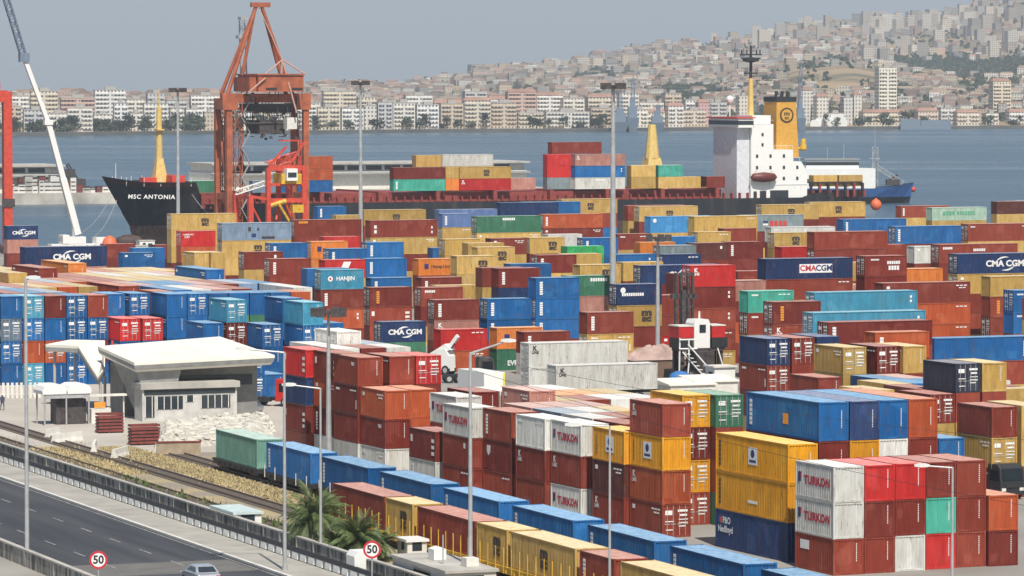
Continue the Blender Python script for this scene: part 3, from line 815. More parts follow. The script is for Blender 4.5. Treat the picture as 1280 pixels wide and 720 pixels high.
for i in range(1100):
    c = rg.choice((rg.gauss(100.6,.3), rg.gauss(116.8,.5), rg.gauss(104.6,.5))); s = rg.uniform(230, 370); h = rg.uniform(.2,.7); p = Vector(rd(c, s)); a = rg.uniform(0, 6.28); w = rg.uniform(.1,.3)
    mb.add([p + Vector((math.cos(a)*w, math.sin(a)*w, 0)), p - Vector((math.cos(a)*w, math.sin(a)*w, 0)), p + Vector((rg.uniform(-.2,.2), rg.uniform(-.2,.2), h))], [(0,1,2)])
tag(obj('weeds', mb, M['palm']), 'green weeds along the wall foot and the wagons', 'weeds', kind='stuff')
# ------------------------------------------------------------------ far shore: hills, town, trees
def lerp_tab(tab, x):
    if x <= tab[0][0]: return tab[0][1]
    for (a, b), (c, d) in zip(tab, tab[1:]):
        if x <= c: t = (x-a)/(c-a); t = t*t*(3-2*t); return b+(d-b)*t
    return tab[-1][1]
SHORE = [(-400,170.5),(0,170),(320,167.5),(640,165),(960,162.5),(1280,161),(1700,159)]        # photo height of the water line
RIDGE = [(-400,137),(0,137),(100,136),(200,137),(300,135),(380,121),(450,116),(500,113),(560,103),(600,96),(640,92),(700,86),(760,76),(800,68),(850,60),(900,52),(960,41),(1000,35),(1100,28),(1160,24),(1200,17),(1240,6),(1280,-9),(1400,-55),(1700,-115)]
RDIST = [(-400,4200),(0,4200),(300,4300),(400,5200),(600,6000),(900,7000),(1280,7600),(1700,8000)]
def shore_d(px): y = lerp_tab(SHORE, px); return (H+2)*F/(y-100)
def hill_z(px, d):
    ds = shore_d(px)+25; dr = lerp_tab(RDIST, px); zr = H + (100-lerp_tab(RIDGE, px))*dr/F
    t = (d-ds)/(dr-ds)
    if t <= 0: return -2 + 2.2*max(0, min(1, 1+(d-ds)/12))
    # follow a line that climbs evenly in the picture, flat by the water
    ys = lerp_tab(SHORE, px)-2.5; yr = lerp_tab(RIDGE, px)
    tt = min(1, t); y = ys + (yr-ys)*(tt**1.02 if px < 400 else tt**.8)
    z = max(.8, H + (100-y)*d/F)
    if t < .12: z = z*(t/.12) + 1.0*(1-t/.12)
    if t > 1: z = zr - (t-1)*140
    # the bare knoll in front of the dark valley on the right
    kx = (px-1045)/105.0; kd = (d-4300)/520.0
    z += 26*math.exp(-kx*kx-kd*kd)
    vx = (px-1215)/90.0; vd = (d-5300)/420.0; z -= 26*math.exp(-vx*vx-vd*vd)
    z += (math.sin(px*.11+d*.004)+math.sin(px*.043-d*.0021+1))*.8*min(1, max(0, t)*4)
    return z
def city_p(px, d, dz=0): return Vector(((px-640)/F*d, d, hill_z(px, d)+dz))
mb = MB(); PX = list(range(-420, 1721, 12)); T = [i/46 for i in range(52)]
for px in PX:
    ds = shore_d(px); dr = lerp_tab(RDIST, px)
    for t in T:
        d = ds + (dr-ds)*t + 11; d = ds+2 if t == 0 else d
        p = city_p(px, d); mb.v.append((p.x, p.y, -2.3 if t == 0 else p.z))
nT = len(T)
for i in range(len(PX)-1):
    for j in range(nT-1): mb.f.append([i*nT+j, (i+1)*nT+j, (i+1)*nT+j+1, i*nT+j+1]); mb.m.append(0)
hm, nt, b = newmat('hillside'); N, L_ = nt.nodes, nt.links; b.inputs['Roughness'].default_value = .95
tc = N.new('ShaderNodeTexCoord'); nz = N.new('ShaderNodeTexNoise'); nz.inputs['Scale'].default_value = .006; nz.inputs['Detail'].default_value = 8; nz.inputs['Roughness'].default_value = .65
L_.new(tc.outputs['Object'], nz.inputs['Vector']); rp = N.new('ShaderNodeValToRGB'); e = rp.color_ramp.elements
e[0].position = .34; e[0].color = (.08,.085,.05,1); e[1].position = .50; e[1].color = (.36,.26,.15,1); L_.new(nz.outputs[0], rp.inputs[0]); L_.new(rp.outputs[0], b.inputs['Base Color'])
tag(obj('hills', mb, hm, smooth=True), kind='structure')
mb = MB()
for i in range(len(PX)-1):
    P_ = []
    for px in PX[i:i+2]:
        d = shore_d(px)-1; x = (px-640)/F; P_ += [Vector((x*d, d, -2.4)), Vector((x*d, d, .3)), Vector((x*(d+9), d+9, .5))]
    mb.add(P_, [(0,3,4,1),(1,4,5,2)])
tag(obj('sea_wall', mb, mat('dark_sea_wall', (.10,.10,.095), .9, var=.3, scale=.05)), kind='structure')
# facade material: wall colour from the object, rows of windows in metres
def facade(name, attr=False, fw=2.5, fh=2.9):
    m, nt, b = newmat(name); N, L = nt.nodes, nt.links; b.inputs['Roughness'].default_value = .85
    if attr: oi = N.new('ShaderNodeVertexColor'); oi.layer_name = 'paint'
    else: oi = N.new('ShaderNodeObjectInfo')
    uvn = N.new('ShaderNodeUVMap'); mp = N.new('ShaderNodeMapping'); mp.inputs['Scale'].default_value = (1/fw, 1/fh, 1); L.new(uvn.outputs[0], mp.inputs[0])
    sp = N.new('ShaderNodeSeparateXYZ'); L.new(mp.outputs[0], sp.inputs[0])
    def band(o, a, c):
        fr = N.new('ShaderNodeMath'); fr.operation = 'FRACT'; L.new(o, fr.inputs[0])
        g = N.new('ShaderNodeMath'); g.operation = 'GREATER_THAN'; g.inputs[1].default_value = a; L.new(fr.outputs[0], g.inputs[0])
        l = N.new('ShaderNodeMath'); l.operation = 'LESS_THAN'; l.inputs[1].default_value = c; L.new(fr.outputs[0], l.inputs[0])
        mu = N.new('ShaderNodeMath'); mu.operation = 'MULTIPLY'; L.new(g.outputs[0], mu.inputs[0]); L.new(l.outputs[0], mu.inputs[1]); return mu.outputs[0]
    mu = N.new('ShaderNodeMath'); mu.operation = 'MULTIPLY'; L.new(band(sp.outputs[0], .26, .70), mu.inputs[0]); L.new(band(sp.outputs[1], .30, .80), mu.inputs[1])
    mx = N.new('ShaderNodeMix'); mx.data_type = 'RGBA'; L.new(mu.outputs[0], mx.inputs[0]); L.new(oi.outputs['Color'], mx.inputs[6]); mx.inputs[7].default_value = (.16,.165,.17,1)
    L.new(mx.outputs[2], b.inputs['Base Color']); return m
FAC = facade('apartment_facade'); FACA = facade('town_facade', True)
roofm = {'flat': mat('grey_flat_roof', (.38,.36,.33), .9), 'tile': mat('clay_tile_roof', (.36,.21,.155), .9, var=.3, scale=.05)}
def add_uv(me):
    uvl = me.uv_layers.new(name='UVMap')
    for p in me.polygons:
        n = p.normal
        for li in p.loop_indices:
            c = me.vertices[me.loops[li].vertex_index].co
            uvl.data[li].uv = ((c.x if abs(n.y) > .5 else c.y) + 200, c.z) if abs(n.z) < .5 else (.05, .05)
FARCOL = [('cream', (.62,.56,.45)), ('white', (.70,.69,.66)), ('pale grey', (.50,.50,.49)), ('beige', (.55,.46,.35)), ('dusty pink', (.55,.40,.34)), ('off-white', (.66,.63,.57)), ('grey', (.30,.30,.30))]
def block(name, px, d, w, dep, h, col, roof, label, cat, group, tile=False, rz=None):
    t = thing(name, label, cat, city_p(px, d, 0) - Vector((0,0,1.5)), TH*.4 if rz is None else rz, group)
    mb = MB(); mb.box(-w/2, w/2, 0, dep, 0, h+1.5)
    if w > 9:   # balcony slabs on the sea front
        k = 3.0
        while k < h-1: mb.box(-w/2+.6, -w/2+w*.42, -1.1, -.02, k+1.4, k+2.4); mb.box(w/2-w*.40, w/2-.6, -1.1, -.02, k+1.4, k+2.4); k += 3.0
    me = mb.mesh('wall', FAC); add_uv(me); o = obj('wall', me, None, t); o.color = (*col, 1)
    rb = MB()
    if tile: rb.hexa([(-w/2-.4,-.4,h+1.51),(w/2+.4,-.4,h+1.51),(w/2+.4,dep+.4,h+1.51),(-w/2-.4,dep+.4,h+1.51)], [(-w/2+1.5,dep*.45,h+4),(w/2-1.5,dep*.45,h+4),(w/2-1.5,dep*.55,h+4),(-w/2+1.5,dep*.55,h+4)])
    else:
        rb.box(-w/2-.2, w/2+.2, -.2, dep+.2, h+1.51, h+2.0); rb.box(-w*.15, w*.2, dep*.3, dep*.7, h+2.0, h+4.2)
    obj('roof', rb, roofm['tile' if tile else 'flat'], t); return t
rc = random.Random(21); NUMS = ['first','second','third','fourth','fifth','sixth','seventh','eighth','ninth','tenth'] 
def ordn(i):
    T1 = ['first','second','third','fourth','fifth','sixth','seventh','eighth','ninth','tenth','eleventh','twelfth','thirteenth','fourteenth','fifteenth','sixteenth','seventeenth','eighteenth','nineteenth','twentieth']
    TE = {2:('twenty','twentieth'),3:('thirty','thirtieth'),4:('forty','fortieth'),5:('fifty','fiftieth'),6:('sixty','sixtieth'),7:('seventy','seventieth'),8:('eighty','eightieth'),9:('ninety','ninetieth')}
    i += 1
    if i <= 20: return T1[i-1]
    if i >= 100: return 'hundredth' if i == 100 else 'hundred-and-' + ordn(i-101)
    return TE[i//10][1] if i % 10 == 0 else TE[i//10][0] + '-' + T1[i%10-1]
px = 10.0; k = 0
while px < 752:
    sc = F/(shore_d(px)+45); w = rc.uniform(8, 17)
    if 500 < px < 640: h = rc.uniform(17, 21); w = rc.uniform(11, 20)
    elif px < 300: h = rc.uniform(11, 19)
    elif px < 500: h = rc.uniform(14, 20)
    else: h = rc.uniform(9, 15); w = rc.uniform(16, 34)
    c = FARCOL[rc.choices(range(7), [5,6,3,2,.5,5,.6])[0]]; tile = rc.random() < .10
    block('apartment_block', px + w*sc/2, shore_d(px)+32+rc.uniform(-6,8), w, 14, h, c[1], None,
          f"{c[0]} waterfront apartment block with {'tiled' if tile else 'flat'} roof, {ordn(k)} from the left along the far shore", 'building', 'apartment blocks along the far waterfront', tile)
    px += w*sc + rc.uniform(.4, 3.5); k += 1
k = 0; px = 14.0
while px < 900:
    sc = F/(shore_d(px)+170); w = rc.uniform(12, 24); h = rc.uniform(20, 27) if px < 320 else rc.uniform(16, 26)
    c = FARCOL[rc.choices(range(7), [4,5,3,3,.8,5,.8])[0]]; tile = rc.random() < .22
    block('apartment_block', px + w*sc/2, shore_d(px)+120+rc.uniform(-20,30), w, 14, h, c[1], None,
          f"{c[0]} apartment block with {'tiled' if tile else 'flat'} roof behind the waterfront row, {ordn(k)} from the left", 'building', 'second row of apartment blocks on the far shore', tile)
    px += w*sc + rc.uniform(.5, 6); k += 1
# singled-out buildings on the right
block('tower_block', 1109.5, shore_d(1110)+130, 14.5, 14, 43, (.72,.68,.58), None, 'cream tower block rising above a long red-roofed building', 'building', None)
lb = block('waterfront_hall', 1106, shore_d(1106)+50, 34, 16, 9, (.60,.55,.44), None, 'long cream hall with red roof at the foot of the tower block', 'building', None, True)
block('apartment_block', 1252, shore_d(1252)+240, 15, 14, 31, (.66,.58,.45), None, 'wide cream block with reddish top near the right end of the shore', 'building', None, True)
for i, (px, w, h, c) in enumerate([(845,12,15,(.66,.64,.6)),(868,18,11,(.62,.55,.46)),(880,9,17,(.6,.36,.34)),(930,8,22,(.64,.6,.52)),(1008,9,26,(.62,.6,.54)),(1018,8,24,(.56,.54,.5)),(1028,9,21,(.66,.62,.54)),(1060,7,20,(.6,.58,.55)),(1072,6,22,(.66,.63,.56)),(1045,13,8,(.7,.69,.66)),(1160,16,10,(.6,.5,.42)),(1185,12,12,(.62,.6,.56)),(1210,18,9,(.66,.6,.5)),(1240,10,8,(.7,.66,.6)),(1272,14,9,(.68,.66,.62)),(800,12,12,(.7,.68,.6)),(822,22,10,(.66,.62,.5))]):
    block('shore_building', px, shore_d(px)+60+20*(i % 3), w, 12, h, c, None, f"{'tall narrow' if h > 18 else 'low'} pale building behind the ships, {ordn(i)} along the far shore", 'building', 'scattered buildings on the right shore', i % 2 == 0)
# town on the slopes: nobody could count it
def town(name, n, seed, pxr, tr, hr, wr, cols, tilep, label, gate=None):
    r = random.Random(seed); vs, fs, cl, mi = [], [], [], []
    for i in range(n):
        px = r.uniform(*pxr); ds = shore_d(px); dr = lerp_tab(RDIST, px); t = r.uniform(*tr); d = ds + 190 + (dr-ds-190)*t
        if gate and not gate(px, d, t, r): continue
        w, dep, h = r.uniform(*wr), r.uniform(8, 14), r.uniform(*hr); p = city_p(px, d, -2); a = r.uniform(-.5, .6)
        ca, sa = math.cos(a), math.sin(a); o = len(vs); til = r.random() < tilep
        pts = [(-w/2,0),(w/2,0),(w/2,dep),(-w/2,dep)]
        for z in (0, h+2): vs += [(p.x+x*ca-y*sa, p.y+x*sa+y*ca, p.z+z) for x, y in pts]
        if til:
            zt = h+2+r.uniform(1.5,3); vs += [(p.x+x*ca-y*sa, p.y+x*sa+y*ca, p.z+zt) for x, y in ((-w/2+1.5,dep*.5),(w/2-1.5,dep*.5))]
        c = r.choice(cols); k = r.uniform(.45, 1.05); c = (min(1, c[0]*k), c[1]*k*.97, c[2]*k*.92)
        rc_ = (.33*k,.22*k,.165*k) if til else tuple(.75*v for v in c)
        for f in ((0,1,5,4),(1,2,6,5),(2,3,7,6),(3,0,4,7)): fs.append([o+j for j in f]); cl.append(c); mi.append(0)
        for f in (((4,5,9,8),(5,6,9),(6,7,8,9),(7,4,8)) if til else ((4,5,6,7),)): fs.append([o+j for j in f]); cl.append(rc_); mi.append(1)
    me = bpy.data.meshes.new(name); me.from_pydata(vs, [], fs); me.materials.append(FACA); me.materials.append(TOWNROOF)
    me.polygons.foreach_set('material_index', mi); me.update()
    at = me.color_attributes.new('paint', 'FLOAT_COLOR', 'CORNER'); buf = np.ones(len(me.loops)*4, dtype=np.float32); k = 0
    for f, c in zip(fs, cl):
        for _ in f: buf[k:k+3] = c; k += 4
    at.data.foreach_set('color', buf)
    uvl = me.uv_layers.new(name='UVMap'); ub = np.zeros(len(me.loops)*2, dtype=np.float32); k = 0
    for f in fs:
        if len(f) == 4:
            A = Vector(vs[f[0]]); B = Vector(vs[f[1]]); l = (B-A).length; hh = (Vector(vs[f[2]])-B).length
            ub[k:k+8] = (0,0,l,0,l,hh,0,hh)
        k += 2*len(f)
    uvl.data.foreach_set('uv', ub)
    return tag(obj(name, me, None), label, 'town', kind='stuff')
trm, nt, b = newmat('town_roofs'); vc = nt.nodes.new('ShaderNodeVertexColor'); vc.layer_name = 'paint'; nt.links.new(vc.outputs[0], b.inputs['Base Color']); b.inputs['Roughness'].default_value = .9; TOWNROOF = trm
cols = [c[1] for c in FARCOL[:6]]
def no_knoll(px, d, t, r):
    if ((px-1050)/75)**2 + ((d-4200)/420)**2 < 1 and r.random() < .93: return False
    if ((px-1190)/130)**2 + ((d-5150)/480)**2 < 1: return False
    if px > 520 and t > .12 and math.sin(px*.031+d*.0016)+math.sin(px*.019-d*.0027+2)+.5*math.sin(px*.07+d*.004) > .38 and r.random() < .88: return False
    return True
town('hillside_houses', 7400, 31, (-120,1420), (0,.66), (5,13), (7,15), cols, .26, 'dense pale houses with red roofs covering the hillside across the bay', no_knoll)
town('hillside_flats', 3000, 32, (330,1420), (.45,1.0), (8,18), (9,18), cols, .2, 'paler flats on the upper slopes beyond the houses', no_knoll)
town('hilltop_towers', 300, 33, (930,1420), (.50,.95), (20,34), (11,18), [(.6,.55,.48),(.55,.52,.48),(.62,.6,.55)], 0, 'clusters of tall pale tower blocks on the hilltop', lambda px, d, t, r: (1080 < px and no_knoll(px, d, t, r)) or r.random() < .07)
town('plain_houses', 2400, 34, (-120,420), (0,1.0), (9,19), (8,18), cols, .35, 'packed pale blocks behind the left part of the far shore')
# trees: single ones on the shore, woods on the slopes
def crown(mb, r, R0, H0, z0, n, s, seed_off=Vector((0,0,0))):
    cl = [(Vector((r.uniform(-.6,.6)*R0, r.uniform(-.6,.6)*R0, z0 + r.uniform(.2,.85)*H0)), r.uniform(.35,.6)*R0) for _ in range(7)]
    for i in range(n):
        c, rad = r.choice(cl); d = Vector((r.gauss(0,1), r.gauss(0,1), r.gauss(0,.8)));
        if d.length < 1e-3: continue
        p = seed_off + c + d.normalized()*rad*r.uniform(.6,1.05); a = Vector((r.gauss(0,1), r.gauss(0,1), r.gauss(0,1))).normalized(); bb = a.orthogonal().normalized()
        k = s*r.uniform(.6,1.3); mb.add([p-a*k, p+bb*k*.8, p+a*k, p-bb*k*.8], [(0,1,2,3)])
def make_tree(name, r, hgt, rad):
    t = thing(name, 'x', 'tree'); mb = MB(); mb.tube((0,0,-1), (.2,0,hgt*.5), rad*.09, rad*.05, 6); mb.tube((.2,0,hgt*.4), (rad*.4,.1,hgt*.7), rad*.05, rad*.02, 5); mb.tube((.2,0,hgt*.4), (-rad*.4,.2,hgt*.72), rad*.05, rad*.02, 5)
    obj('trunk', mb, M['trunk'], t); cb = MB(); crown(cb, r, rad, hgt*.75, hgt*.28, 260, rad*.16); obj('crown', cb, M['leaf'], t); return t
rt = random.Random(5); protos = [make_tree('broadleaf_tree', rt, 9, 4.2), make_tree('broadleaf_tree', rt, 7, 4.8), make_tree('broadleaf_tree', rt, 11, 3.6)]
used = [False]*3
spots = sorted([rt.uniform(14,300) for _ in range(44)] + [rt.uniform(300,640) for _ in range(22)] + [666,671,686,704,722,728,736,744,748,752] + [rt.uniform(985,1280) for _ in range(14)])
for i, px in enumerate(spots):
    q_ = i % 3; o = copy_tree(protos[q_]) if used[q_] else protos[q_]; used[q_] = True
    o.location = city_p(px, shore_d(px)+16+rt.uniform(-3,8)) + Vector((0,0,.3)); s = rt.uniform(.75,1.25); o.scale = (s,s,s); o.rotation_euler.z = rt.uniform(0,6.28)
    tag(o, f'{["round","spreading","tall"][q_]} dark green tree on the far waterfront, {ordn(i)} from the left in the shore row', 'tree', 'trees along the far waterfront')
mb = MB(); rw = random.Random(9)
def wood(px0, px1, t0, t1, n, s):
    for _ in range(n):
        px = rw.uniform(px0, px1); ds = shore_d(px)+100; dr = lerp_tab(RDIST, px); d = ds+(dr-ds)*rw.uniform(t0, t1); p = city_p(px, d)
        if ((px-1050)/75)**2 + ((d-4200)/420)**2 < 1 and rw.random() < .93: continue
        for k in range(7):
            c = p + Vector((rw.gauss(0,3.2), rw.gauss(0,3), rw.uniform(1,8))); a = Vector((rw.gauss(0,1), rw.gauss(0,.4), rw.gauss(0,1))).normalized(); b2 = a.cross(Vector((0,1,.3))).normalized(); q2 = s*rw.uniform(.6,1.2)
            mb.add([c-a*q2, c+b2*q2, c+a*q2, c-b2*q2], [(0,1,2,3)])
wood(-100,1400,.0,.95,3300,2.4); wood(640,900,.12,.36,900,2.6); wood(660,880,.5,.74,520,2.8); wood(900,1300,.02,.3,600,2.4); wood(840,960,.28,.42,140,2.4); wood(1150,1290,.02,.2,200,2.2); wood(1110,1400,.36,.58,1100,2.8); wood(540,620,.7,.9,120,2.6); wood(1190,1400,.85,1.0,250,3)
tag(obj('hillside_woods', mb, M['leaf']), 'dark green woods and garden trees scattered among the houses on the slopes', 'trees', kind='stuff')
# ------------------------------------------------------------------ the moored container ship; ship frame: x along u (bow at -x), y along v
SV = 879.0                                                            # near side of the hull
def shipx(px): p = at_v(px, 200, SV); return to_uv(p.x, p.y)[0]
def shipz(px, py): return at_v(px, py, SV).z
U0 = to_uv(*at_v(127, 228, SV+13.5).xy)[0]; U1 = shipx(1090); BEAM = 27.0
SHIP = thing('container_ship', 'black-hulled container ship with white bridge tower and ochre funnel moored at the quay', 'ship', (*to_xy(U0, SV + BEAM/2), -2.0), TH)
SL = U1 - U0
mb = MB(); NX = 44; prof = []
zf = 15.4; zm = 10.6                                                  # forecastle and main deck above the water
def deckz(x): return zf + (1.2 if x < 6 else 0)*(1-x/6) - (zf-zm)*min(1, max(0, (x-17)/1.5)) if x < SL-18 else zm + 1.0*min(1, (x-(SL-18))/2)
def halfb(x, z, zd):
    rake = 6.2*(1-min(1, max(0, (z-5.9)/(zd-5.9))))**1.0 if z > 5.9 else 6.2 + .25*(5.9-z)
    xx = x - rake
    if xx <= 0: return 0.02
    flare = .55 + .45*min(1, max(0, (z-2)/10))
    wdt = min(1, xx/(20 + 26*(1-flare)))
    b = BEAM/2*(1-(1-wdt)**2.2)
    st = (SL - x)/16
    if st < 1: b *= .62 + .38*math.sqrt(max(0, st)) if z > 6 else .25+.75*max(0, st)
    return max(.02, b)
XS = [0,.8,1.6,2.6,3.6,5,6.5,8,10,12,14.5,17,18.5,21,25.6,30,36,44,56,70,90,110,130,150,SL-18,SL-15,SL-10,SL-5,SL]
ZF = [-1.0, 2.0, 4.0, 5.9, 5.95, 8.5, None]
rows = []
for x in XS:
    zd = deckz(x); zz = [z if z is not None else zd for z in ZF]; zz[5] = min(8.5, zd-.6)
    rows.append([(x, z, halfb(x, z, zd)) for z in zz])
nz_ = len(ZF)
for s_ in (-1, 1):
    o = len(mb.v)
    for r_ in rows:
        for x, z, b in r_:
            rk = 6.2*(1-min(1, max(0, (z-5.9)/(deckz(x)-5.9)))) if z > 5.9 else 6.2 + .25*(5.9-z)
            mb.v.append((max(x, rk), s_*b, z))
    for i in range(len(XS)-1):
        for j in range(nz_-1):
            f = [o+i*nz_+j, o+(i+1)*nz_+j, o+(i+1)*nz_+j+1, o+i*nz_+j+1]
            mb.f.append(f if s_ < 0 else f[::-1]); mb.m.append(1 if j < 3 else 0)
for i in range(len(XS)-1):                                           # deck
    (x0,z0,b0),(x1,z1,b1) = rows[i][-1], rows[i+1][-1]
    mb.add([(x0,-b0,z0-.9),(x1,-b1,z1-.9),(x1,b1,z1-.9),(x0,b0,z0-.9)], [(0,1,2,3)], 2)
r_ = rows[-1]; mb.add([(x,-b,z) for x,z,b in r_] + [(x,b,z) for x,z,b in r_], [list(range(nz_)) + list(range(2*nz_-1, nz_-1, -1))], 0)
hull = obj('hull', mb, [M['hull'], M['antifoul'], M['deckred']], SHIP)
bb = MB(); bb.lathe([(.1,-3.6),(1.1,-3.1),(1.6,-1.8),(1.75,0),(1.75,4),(1.5,7)], n=16); bulb = obj('bulbous_bow', bb, M['antifoul'], SHIP, True)
bulb.rotation_euler = (0, R(90), 0); bulb.location = (6.6, 0, 2.2)
lt = MB(); put_text(lt, 'MSC ANTONIA', .92, 0, 0, 0, 0, bold=.03, sx=1.15, space=1.15)
xn = shipx(192) - U0 + 1.2; zn = 12.2
lo = obj('lettering', lt, M['letter'], SHIP)
yb = -halfb(xn, zn, zf); yb0 = -halfb(xn-4.5, zn, zf); yb1 = -halfb(xn+4.5, zn, zf); yb = min(yb, (yb0+yb1)/2)
lo.location = (xn, yb - .55, zn); lo.rotation_euler = (R(-12), 0, math.atan2(yb1-yb0, 9))
fo = MB()                                                             # forecastle fittings
for x in (4, 7, 10, 13, 16):
    for s_ in (-1, 1): fo.tube((x, s_*(halfb(x, zf, zf)-.3), zf-.9), (x, s_*(halfb(x, zf, zf)-.3), zf+1.0), .06, n=4)
fo.box(14, 17, -6, -2, zf-.9, zf+1.3, 1); fo.box(14, 17, 2, 6, zf-.9, zf+1.3, 1); fo.box(9, 12, -1.5, 1.5, zf-.9, zf+.8, 1); fo.box(18.6, 20.5, -4, 4, zm-.9, zm+2.6, 2); fo.tube((3.2,0,zf), (3.2,0,zf+4), .1, .05, 5)
obj('deck_gear', fo, [M['white'], M['redl'], M['offwhite']], SHIP)
fm = MB(); xm = to_uv(*at_v(199, 200, SV+13.5).xy)[0] - U0
fm.hexa([(xm-1.5,-1.5,zf-.9),(xm+1.7,-1.5,zf-.9),(xm+1.7,1.5,zf-.9),(xm-1.5,1.5,zf-.9)], [(xm-.7,-.7,zf+5),(xm+.7,-.7,zf+5),(xm+.7,.7,zf+5),(xm-.7,.7,zf+5)]); fm.tube((xm,0,zf+4.9), (xm,0,zf+16), .75, .58, 10); fm.box(xm-.8, xm+.8, -1.3, 1.3, zf+11, zf+11.3); fm.tube((xm,0,zf+16), (xm,0,zf+20), .2, .08, 6)
obj('foremast', fm, M['mastyellow'], SHIP)
co = MB()                                                             # hatch coamings, lashing bridges, railings
xb0 = shipx(252) - U0; xsup0 = shipx(921) - U0; xsup1 = shipx(1010) - U0
co.box(xb0, xsup0-3, -BEAM/2+2, BEAM/2-2, zm-.9, zm+2.0)
x = xb0
while x < xsup0-3:
    co.box(x, x+.9, -BEAM/2+.25, BEAM/2-.25, zm-.9, zm+2.35)
    for k in range(1, 7): co.box(x+k*2+.05, x+k*2+.35, -BEAM/2+.3, -BEAM/2+1.2, zm-.9, zm+1.2)
    x += 13.6
co.box(xb0, xsup0-3, -BEAM/2+.2, -BEAM/2+.3, zm+.1, zm+.25)
obj('hatch_coamings', co, M['deckred'], SHIP)
# superstructure
B = BEAM/2; sw = MB(); za = zm-.9
X0, X1 = xsup0, xsup1
sw.prism([(X0+3.6,za),(X1,za),(X1,za+6.9),(X1-1.6,za+9.1),(X1-3.6,za+9.1),(X1-3.6,za+11.8),(X0+9.4,za+11.8),(X0+9.4,za+17.6),(X0+3.8,za+17.6),(X0+3.8,za+2)], 'y', -B+.4, -B+14)
obj('accommodation_block', sw, M['white'], SHIP)
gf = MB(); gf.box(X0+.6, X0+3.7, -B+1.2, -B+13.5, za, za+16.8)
obj('bridge_front', gf, mat('bridge_front_paint', (.62,.63,.66), .6), SHIP)  # white tower greyed on its forward face: the shade is put into the colour
br = MB(); br.box(X0, X0+3.75, -B-.8, -B+14.6, za+16.85, za+18.9, 0); br.box(X0-.06, X0+3.8, -B-.86, -B+14.66, za+17.5, za+18.4, 1); br.box(X0-.5, X0+4.2, -B-1.1, -B+15, za+18.95, za+19.2, 2); br.box(X0+4.4, X0+9, -B+1, -B+9, za+17.65, za+19.6, 0)
obj('bridge', br, [M['white'], M['glass'], M['redl']], SHIP)
wn_ = MB()
for z in (za+4.9, za+7.4, za+10.0):
    x = X0+5.0
    while x < X1-1.5 - (3.4 if z > za+9 else 0):
        wn_.box(x, x+.55, -B+.33, -B+.405, z, z+.75); x += 3.4
for z in (za+12.6, za+14.9): wn_.box(X0+6.4, X0+6.9, -B+.33, -B+.405, z, z+.7)
wn_.box(X0+6, X0+7.6, -B+.3, -B+.405, za+.7, za+2.5); wn_.box(X0+8.6, X0+13.2, -B+.3, -B+.405, za+.7, za+2.6); wn_.box(X0+4.4, X0+5.2, -B+.3, -B+.405, za+.6, za+2.4)
obj('portholes', wn_, M['glass'], SHIP)
rl = MB()
for z, xa, xe in ((za+3, X0+3.6, X1), (za+9.1, X1-3.6, X1-1.6), (za+11.8, X0+9.5, X1-3.7), (za+17.6, X0+3.8, X0+9.4)):
    rl.tube((xa,-B+.3,z+.9), (xe,-B+.3,z+.9), .05, n=4); x = xa
    while x < xe: rl.tube((x,-B+.3,z), (x,-B+.3,z+.9), .04, n=4); x += 1.6
obj('railings', rl, M['white'], SHIP)
lb = MB(); lb.lathe([(.05,-3.4),(.9,-2.6),(1.15,0),(.9,2.6),(.05,3.4)], n=12); lbo = obj('lifeboat', lb, mat('lifeboat_dark_red', (.13,.025,.02), .5), SHIP, True); lbo.rotation_euler = (0, R(90), 0); lbo.location = (X0+6.6, -B-.4, za+5.6)
dv = MB()
for x in (X0+4.6, X0+8.6): dv.tube((x,-B+.5,za+3.2), (x,-B-.7,za+7.2), .18, n=6); dv.tube((x,-B-.7,za+7.2), (x,-B-.7,za+6.2), .1, n=5)
obj('davit', dv, M['white'], SHIP)
fn = MB(); xf = X0+11.3; FY = -B+6.2
fn.hexa([(xf,FY-3.4,za+10),(xf+5.8,FY-3.4,za+10),(xf+5.8,FY+3.4,za+10),(xf,FY+3.4,za+10)], [(xf+.2,FY-3.2,za+22.6),(xf+5.1,FY-3.2,za+22.6),(xf+5.1,FY+3.2,za+22.6),(xf+.2,FY+3.2,za+22.6)])
f_ = obj('funnel', fn, M['funnel'], SHIP)
fc = MB(); fc.box(xf+.1, xf+5.2, FY-3.3, FY+3.3, za+22.65, za+23.8); 
for x in (1.5, 3, 4.4): fc.tube((xf+x,FY,za+23.7), (xf+x+.3,FY,za+25), .4, n=8)
obj('funnel_cap', fc, M['black'], f_)
em = MB(); cx, cz = xf+2.7, za+19.6
em.add([(cx+1.75*math.cos(t), FY-3.36, cz+1.75*math.sin(t)) for t in [i*math.pi/10 for i in range(20)]], [tuple(range(20))], 0); em.add([(cx+1.35*math.cos(t), FY-3.39, cz+1.35*math.sin(t)) for t in [i*math.pi/10 for i in range(20)]], [tuple(range(20))], 1)
put_text(em, 'm', 1.0, cx, FY-3.42, cz+.35, 0, bold=.05, sx=1.4); put_text(em, 'sc', .8, cx, FY-3.42, cz-.6, 0, bold=.05, sx=1.2)
obj('emblem', em, [M['dark'], M['funnel']], f_)
mm = MB(); MY = -B+6; xq = X0+6.4
mm.tube((xq,MY,za+19), (xq,MY,za+28), .75, .5, 10, 0); mm.tube((xq,MY,za+28), (xq,MY,za+35.5), .4, .25, 8, 1); mm.box(xq-2.6, xq+2.6, MY-.4, MY+.4, za+33.2, za+33.5, 1); mm.box(xq-2.4, xq+2.4, MY-.3, MY+.3, za+32.4, za+32.7, 1)
for k in (-2.3, -1, 1.4, 2.3): mm.tube((xq+k,MY,za+33.4), (xq+k,MY,za+34.5), .16, n=5, m=1)
